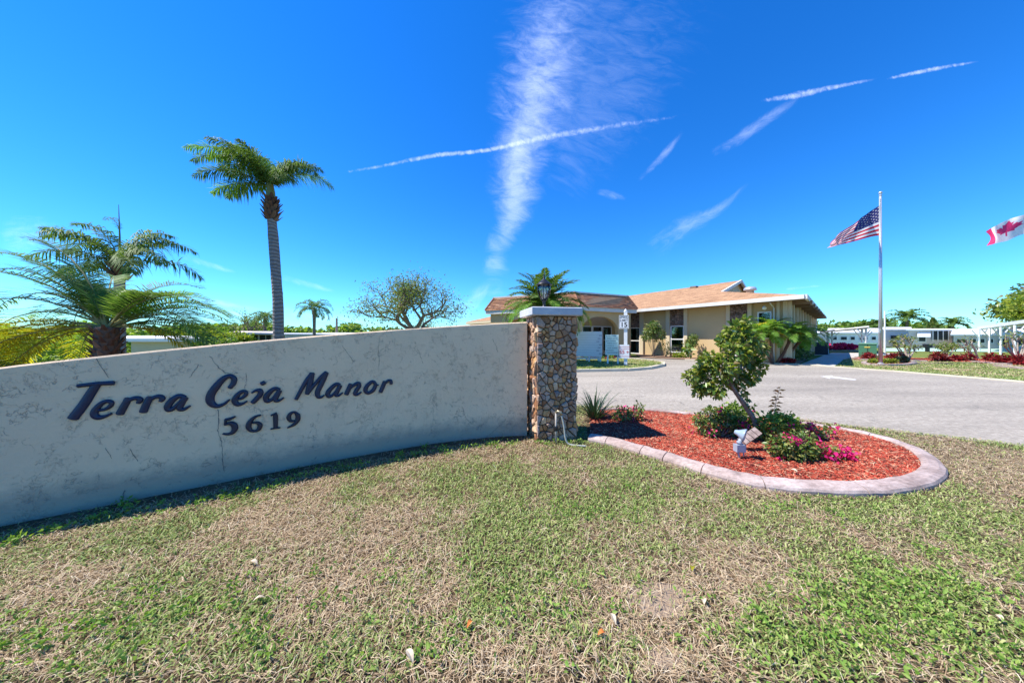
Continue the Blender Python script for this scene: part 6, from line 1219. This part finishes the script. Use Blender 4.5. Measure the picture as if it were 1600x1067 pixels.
# ================================================================== turf
def turf(name, label, x, y, rg, hmul=1.0, bare=(), force=None):
    n = len(x); z = np.zeros(n)
    pat = fbm(x, y, 1.1, 201, 5); fine = fbm(x, y, 5.5, 301, 3); near = np.clip((3.2 - y) / 2, 0, 1)
    gr = .45 + (pat - .5) * 2.6 + (fine - .5) * 1.5
    for (cx_, cy_, rx, ry, v) in bare: gr = gr + v * np.exp(-(((x - cx_) / rx) ** 2 + ((y - cy_) / ry) ** 2))
    green = rg.random(n) < np.clip(gr, .10, .92)
    broad = green & (rg.random(n) < .62)
    L_ = np.where(green, np.where(broad, .018 + .022 * rg.random(n), .03 + .03 * rg.random(n)), .025 + .055 * rg.random(n)) * hmul
    W_ = np.where(broad, .0045 + .005 * rg.random(n), np.where(green, .0024 + .0015 * rg.random(n), .0016 + .0014 * rg.random(n))) * (1 + .12 * np.maximum(0, y - 2)) * hmul
    el = np.where(green, .35 + .75 * rg.random(n), -.02 + .8 * rg.random(n) ** 1.3); a = rg.random(n) * 2 * np.pi
    d = np.stack([np.cos(a) * np.cos(el), np.sin(a) * np.cos(el), np.sin(el)], 1); s_ = np.stack([-np.sin(a), np.cos(a), rg.normal(0, .3, n)], 1); z = .002 + np.where(green, .004, .012) * rg.random(n)
    B = np.stack([x, y, z], 1); W3 = W_[:, None]; L3 = L_[:, None]; mid = B + d * L3 * .55; tip = B + d * L3 + np.array([0, 0, -1.]) * (L_ * .28 * (np.sin(el) > .3))[:, None]
    tip[:, 2] = np.maximum(tip[:, 2], .003)
    V = np.stack([B - s_ * W3 * .35, B + s_ * W3 * .35, mid + s_ * W3 * .5, mid - s_ * W3 * .5, tip], 1).reshape(-1, 3); k = np.arange(n)[:, None] * 5
    T = np.concatenate([k + [0, 1, 2], k + [0, 2, 3], k + [3, 2, 4]], 1).reshape(-1, 3)
    return npmesh(name, V, T, M['blade'], loc=(0, 2, 0), attrs={'green': np.repeat(green.astype(float), 5)}, kind='stuff', label=label, category='grass')
def blademat():
    m, n, p, o = mk('grass_blade'); g_ = n.nodes.new('ShaderNodeNewGeometry'); at = n.nodes.new('ShaderNodeAttribute'); at.attribute_name = 'green'
    rg_ = ramp(n, [(0, (.09, .17, .03)), (.3, (.20, .28, .06)), (.6, (.33, .39, .11)), (.85, (.48, .48, .22)), (1, (.15, .28, .05))]); rs = ramp(n, [(0, (.34, .22, .12)), (.3, (.55, .41, .25)), (.6, (.70, .57, .38)), (.85, (.42, .27, .15)), (1, (.84, .73, .54))])
    n.links.new(g_.outputs['Random Per Island'], rg_.inputs[0]); n.links.new(g_.outputs['Random Per Island'], rs.inputs[0]); mx = n.nodes.new('ShaderNodeMix'); mx.data_type = 'RGBA'; n.links.new(at.outputs['Fac'], mx.inputs[0]); n.links.new(rs.outputs[0], mx.inputs[6]); n.links.new(rg_.outputs[0], mx.inputs[7]); n.links.new(mx.outputs[2], p.inputs['Base Color']); p.inputs['Roughness'].default_value = .6; p.inputs['Specular IOR Level'].default_value = .25
    tr = n.nodes.new('ShaderNodeBsdfTranslucent'); n.links.new(mx.outputs[2], tr.inputs[0]); ms = n.nodes.new('ShaderNodeMixShader'); ms.inputs[0].default_value = .25; n.links.new(p.outputs[0], ms.inputs[1]); n.links.new(tr.outputs[0], ms.inputs[2]); n.links.new(ms.outputs[0], o.inputs[0]); return m
M['blade'] = blademat(); M['weed'] = leafmat('lawn_weed_leaf', [(.12, .24, .035), (.20, .33, .06), (.30, .40, .09), (.16, .28, .05)], .3, .5, .25)
rg = np.random.default_rng(99)
lawnpoly = NEARLAWN
def cand(y0, y1, dens, pad=.5):
    A = (y1 - y0) * ((y0 + y1) * 800 / F / 2 * 2 + pad * 2) ; n = int(A * dens); y = y0 + (y1 - y0) * rg.random(n) ; hw_ = y1 * 800 / F + pad; x = (rg.random(n) * 2 - 1) * hw_
    k = np.abs(x) < y * 800 / F + pad; return x[k], y[k]
X1, Y1 = [], []
for y0, y1, dn_ in [(.75, 1.15, 4000), (1.15, 1.7, 13000), (1.7, 2.4, 10500), (2.4, 3.2, 7500), (3.2, 4.4, 5200), (4.4, 6.5, 3600)]:
    x, y = cand(y0, y1, dn_); X1.append(x); Y1.append(y)
x = np.concatenate(X1); y = np.concatenate(Y1)
wyv = np.where(x < .2, np.polyval(pc, np.clip(x, -3.9, .2)), 1e3); wyv = np.where(x < -3.9, np.polyval(pc, -3.9) + (x + 3.9) * wd(-3.9), wyv)
keep = (y < wyv - .03) & ~inpoly(x, y, OUTW) & inpoly(x + .0, y - .035 + .11 * (fbm(x, y, 3.5, 71, 4) - .5) * 2 - .03 * rg.random(len(x)), lawnpoly)
pq = [PA + fd * -.03 - sd * .03, PA + fd * (PW + .03) - sd * .03, PA + fd * (PW + .03) + sd * (PW + .1), PA - fd * .03 + sd * (PW + .1)]
keep &= ~inpoly(x, y, [(p.x, p.y) for p in pq]); x, y = x[keep], y[keep]
bs = [(G(1030, 935).x, G(1030, 935).y), (G(1033, 1025).x, G(1033, 1025).y)]
nz = fbm(x, y, 7, 55, 3) - .5
b1_ = ((x - bs[0][0]) / .15) ** 2 + ((y - bs[0][1]) / .10) ** 2 + nz * 1.4; b2_ = ((x - bs[1][0]) / .065) ** 2 + ((y - bs[1][1]) / .045) ** 2 + nz * 1.4
thin = (b1_ > 1) & (b2_ > 1) | (rg.random(len(x)) < .38)
wgap = (np.where(x < .2, np.polyval(pc, np.clip(x, -3.9, .2)), 1e3) - y); thin &= (wgap > .24 + .12 * (fbm(x, y, 4, 88, 3) - .5)) | (rg.random(len(x)) < .16)
x, y = x[thin], y[thin]
Gp = lambda px, py: (G(px, py).x, G(px, py).y)
areas = []
for px, py, rx, ry, v in [(1330, 1010, .30, .09, .6), (1430, 960, .3, .1, .5), (1560, 1020, .3, .1, .5), (1400, 930, .3, .12, .4), (1030, 935, .35, .2, -.5), (1100, 880, .5, .18, -.35), (80, 900, .5, .22, -.6), (700, 905, .35, .25, -.4), (1400, 840, .6, .25, -.35), (1250, 800, .8, .2, .3), (900, 770, .7, .4, .3), (250, 960, .7, .2, .35), (1450, 1045, .3, .08, -.4), (420, 830, .6, .25, -.3), (600, 1040, .3, .08, .1), (1000, 990, .3, .12, -.2), (100, 1020, .4, .1, .3), (850, 1000, .25, .1, .2), (700, 740, .7, .4, .3)]:
    areas.append((*Gp(px, py), rx, ry, v))
turf('lawn_grass', 'patchy front lawn of green weeds and dry straw-coloured turf', x, y, rg, bare=areas)
for i, (cx_, cy_, a_, b_) in enumerate([(bs[0][0], bs[0][1], .17, .12), (bs[1][0], bs[1][1], .08, .055)]):
    pts = [(cx_ + a_ * math.cos(t) * (1 + .2 * math.sin(3 * t + i)), cy_ + b_ * math.sin(t) * (1 + .15 * math.cos(2 * t))) for t in np.linspace(0, 2 * np.pi, 24, endpoint=False)]; flat('bare_soil', pts, .001, M['sand'], kind='structure')
# lush weeds: broader leaves in tufts along the wall foot and in patches
def tufts(name, label, spots, n, lm, size, seed):
    rg = np.random.default_rng(seed); C = np.repeat(np.array(spots), n, 0); C[:, :2] += rg.normal(0, .028, (len(C), 2)); C[:, 2] += .008 + .035 * rg.random(len(C)); V, T = leaves(C, size * (.6 + .8 * rg.random(len(C))), .24, rg, D=np.stack([rg.normal(size=len(C)), rg.normal(size=len(C)), .5 + rg.random(len(C))], 1)); return npmesh(name, V, T, M[lm], loc=(0, 2, 0), kind='stuff', label=label, category='weeds')
sp = []
for px, py, k in [(1330, 1010, 26), (1430, 960, 22), (1560, 1030, 18), (1390, 920, 14), (1230, 985, 8), (20, 1000, 12), (240, 960, 20), (40, 1030, 10), (1240, 800, 14), (900, 800, 14), (960, 770, 10), (380, 1000, 14), (560, 905, 10), (1500, 890, 10), (850, 940, 9), (1560, 950, 10), (640, 1030, 8)]:
    o = G(px, py)
    for j in range(k * 3 // 2): q_ = (o.x + rg.normal(0, .30), o.y + rg.normal(0, .10)); sp.append((q_[0], q_[1], 0.0))
sp = [s_ for s_ in sp if not inpoly(np.array([s_[0]]), np.array([s_[1]]), OUTW)[0]]
tufts('lawn_weeds', 'brighter green tufts of broad-leaved weeds scattered over the lawn', sp, 12, 'weed', .024, 3)
sp = []
for i in range(60):
    xx = rnd.uniform(-3.4, .1); sp.append((xx, wy(xx) - rnd.uniform(.3, .5) * (1.15 if xx < -2 else .85), 0))
for px, py in [(198, 795), (150, 812), (190, 790), (20, 850), (75, 832), (842, 693), (870, 692), (890, 694), (855, 696), (700, 712), (665, 700), (905, 692), (780, 702)]: o = G(px, py); sp += [(o.x, o.y, 0.)] * 2
tufts('wall_foot_weeds', 'small green weeds along the shaded foot of the sign wall', sp, 12, 'weed', .030, 4)
# turf across the road and on the island, sparse taller blades
def patchgrass(name, label, poly, n, seed, h=2.2, z=0):
    rg = np.random.default_rng(seed); q_ = scatter([(p.x, p.y) for p in poly], n, rg); ob = turf(name, label, q_[:, 0], q_[:, 1], rg, hmul=h, bare=[(q_[:, 0].mean(), q_[:, 1].mean(), 40, 40, .25)]); ob.location.z = z; return ob
patchgrass('verge_grass', 'sunlit green lawn on the far side of the road', [G(*p) for p in [(1304, 572.5), (1600, 595.5), (1900, 618), (1900, 580), (1600, 566), (1330, 560)]], 60000, 5, 2.0, -.01)
patchgrass('island_grass', 'short grass of the entrance island', ISL, 22000, 6, 1.8, .09)
# dropped leaves
g = random.Random(12)
for px, py, s_, mm, lab in [(396, 887, .055, 'pale_dry_leaf', 'pale dry leaf on the lawn below the numerals'), (1082, 896, .05, 'palmyellow', 'yellow leaf above the bare sandy patch'), (1100, 948, .045, 'pale_dry_leaf', 'pale stone-like dry leaf right of the bare sand'), (734, 985, .035, 'orange_leaf', 'small orange leaf left of centre on the lawn'), (940, 1000, .035, 'orange_leaf', 'red-orange leaf fragment below the bare patch'), (640, 1035, .06, 'pale_dry_leaf', 'curled pale leaf at the bottom of the lawn'), (958, 976, .05, 'pale_dry_leaf', 'flat dry leaf left of the small sand patch'), (1240, 748, .06, 'pale_dry_leaf', 'grey dry leaf lying on the red mulch'), (1560, 975, .045, 'pale_dry_leaf', 'pale curled leaf near the right edge of the lawn'), (405, 945, .05, 'pale_dry_leaf', 'thin pale leaf on the left lawn')]:
    if mm not in M: M[mm] = mat(mm, (.6, .5, .36) if 'pale' in mm else (.6, .2, .04), (.5, .4, .28) if 'pale' in mm else (.5, .12, .03), sc=30, bs=.1)
    o = G(px, py); o.z = .075 if py == 748 else .028; a = g.uniform(0, 6.28); u = Vector((math.cos(a), math.sin(a), .1)); v = Vector((-math.sin(a), math.cos(a), .2)); mb = MB(); vs = []
    for i in range(7):
        t = i / 6; w_ = s_ * .24 * math.sin(math.pi * (t * .94 + .04)); c_ = o + u * s_ * (t - .5) + UP * .012 * math.sin(t * 3) ; vs += [c_ - v * w_ + UP * w_ * .5, c_, c_ + v * w_ + UP * w_ * .5]
    mb.add(vs, [(i * 3 + j, i * 3 + j + 1, i * 3 + j + 4, i * 3 + j + 3) for i in range(6) for j in range(2)]); mb.solo('fallen_leaf', M[mm], tuple(o), label=lab, category='leaf')

# ------------------------------------------------------------------ groups of look-alikes
GN = {'bougainvillea': 'bougainvillea bushes in the mulch bed', 'date_palm': 'bushy date palms', 'queen_palm': 'queen palms', 'fan_palm': 'distant palms above the mobile homes', 'pygmy_palm': 'pygmy palms at the clubhouse corner', 'shrub': 'small shrubs and bedding plants', 'ti_plant': 'red ti plants in the long mulch bed', 'frangipani_shrub': 'bare frangipani shrubs across the road', 'mobile_home': 'mobile homes in the background', 'carport': 'white carports', 'flagpole': 'flagpoles', 'bed_kerb': 'pale kerb pieces around the far beds', 'wispy_cloud': 'wispy cirrus clouds', 'cirrus_cloud': 'sheets of the broad cirrus band', 'contrail': 'contrail pieces', 'fallen_leaf': 'leaves lying on lawn and mulch'}
for o in list(SC.objects):
    if o.parent is None and o.get('category') and o.get('kind') is None:
        k = o.name.split('.')[0]
        if k in GN: o['group'] = GN[k]
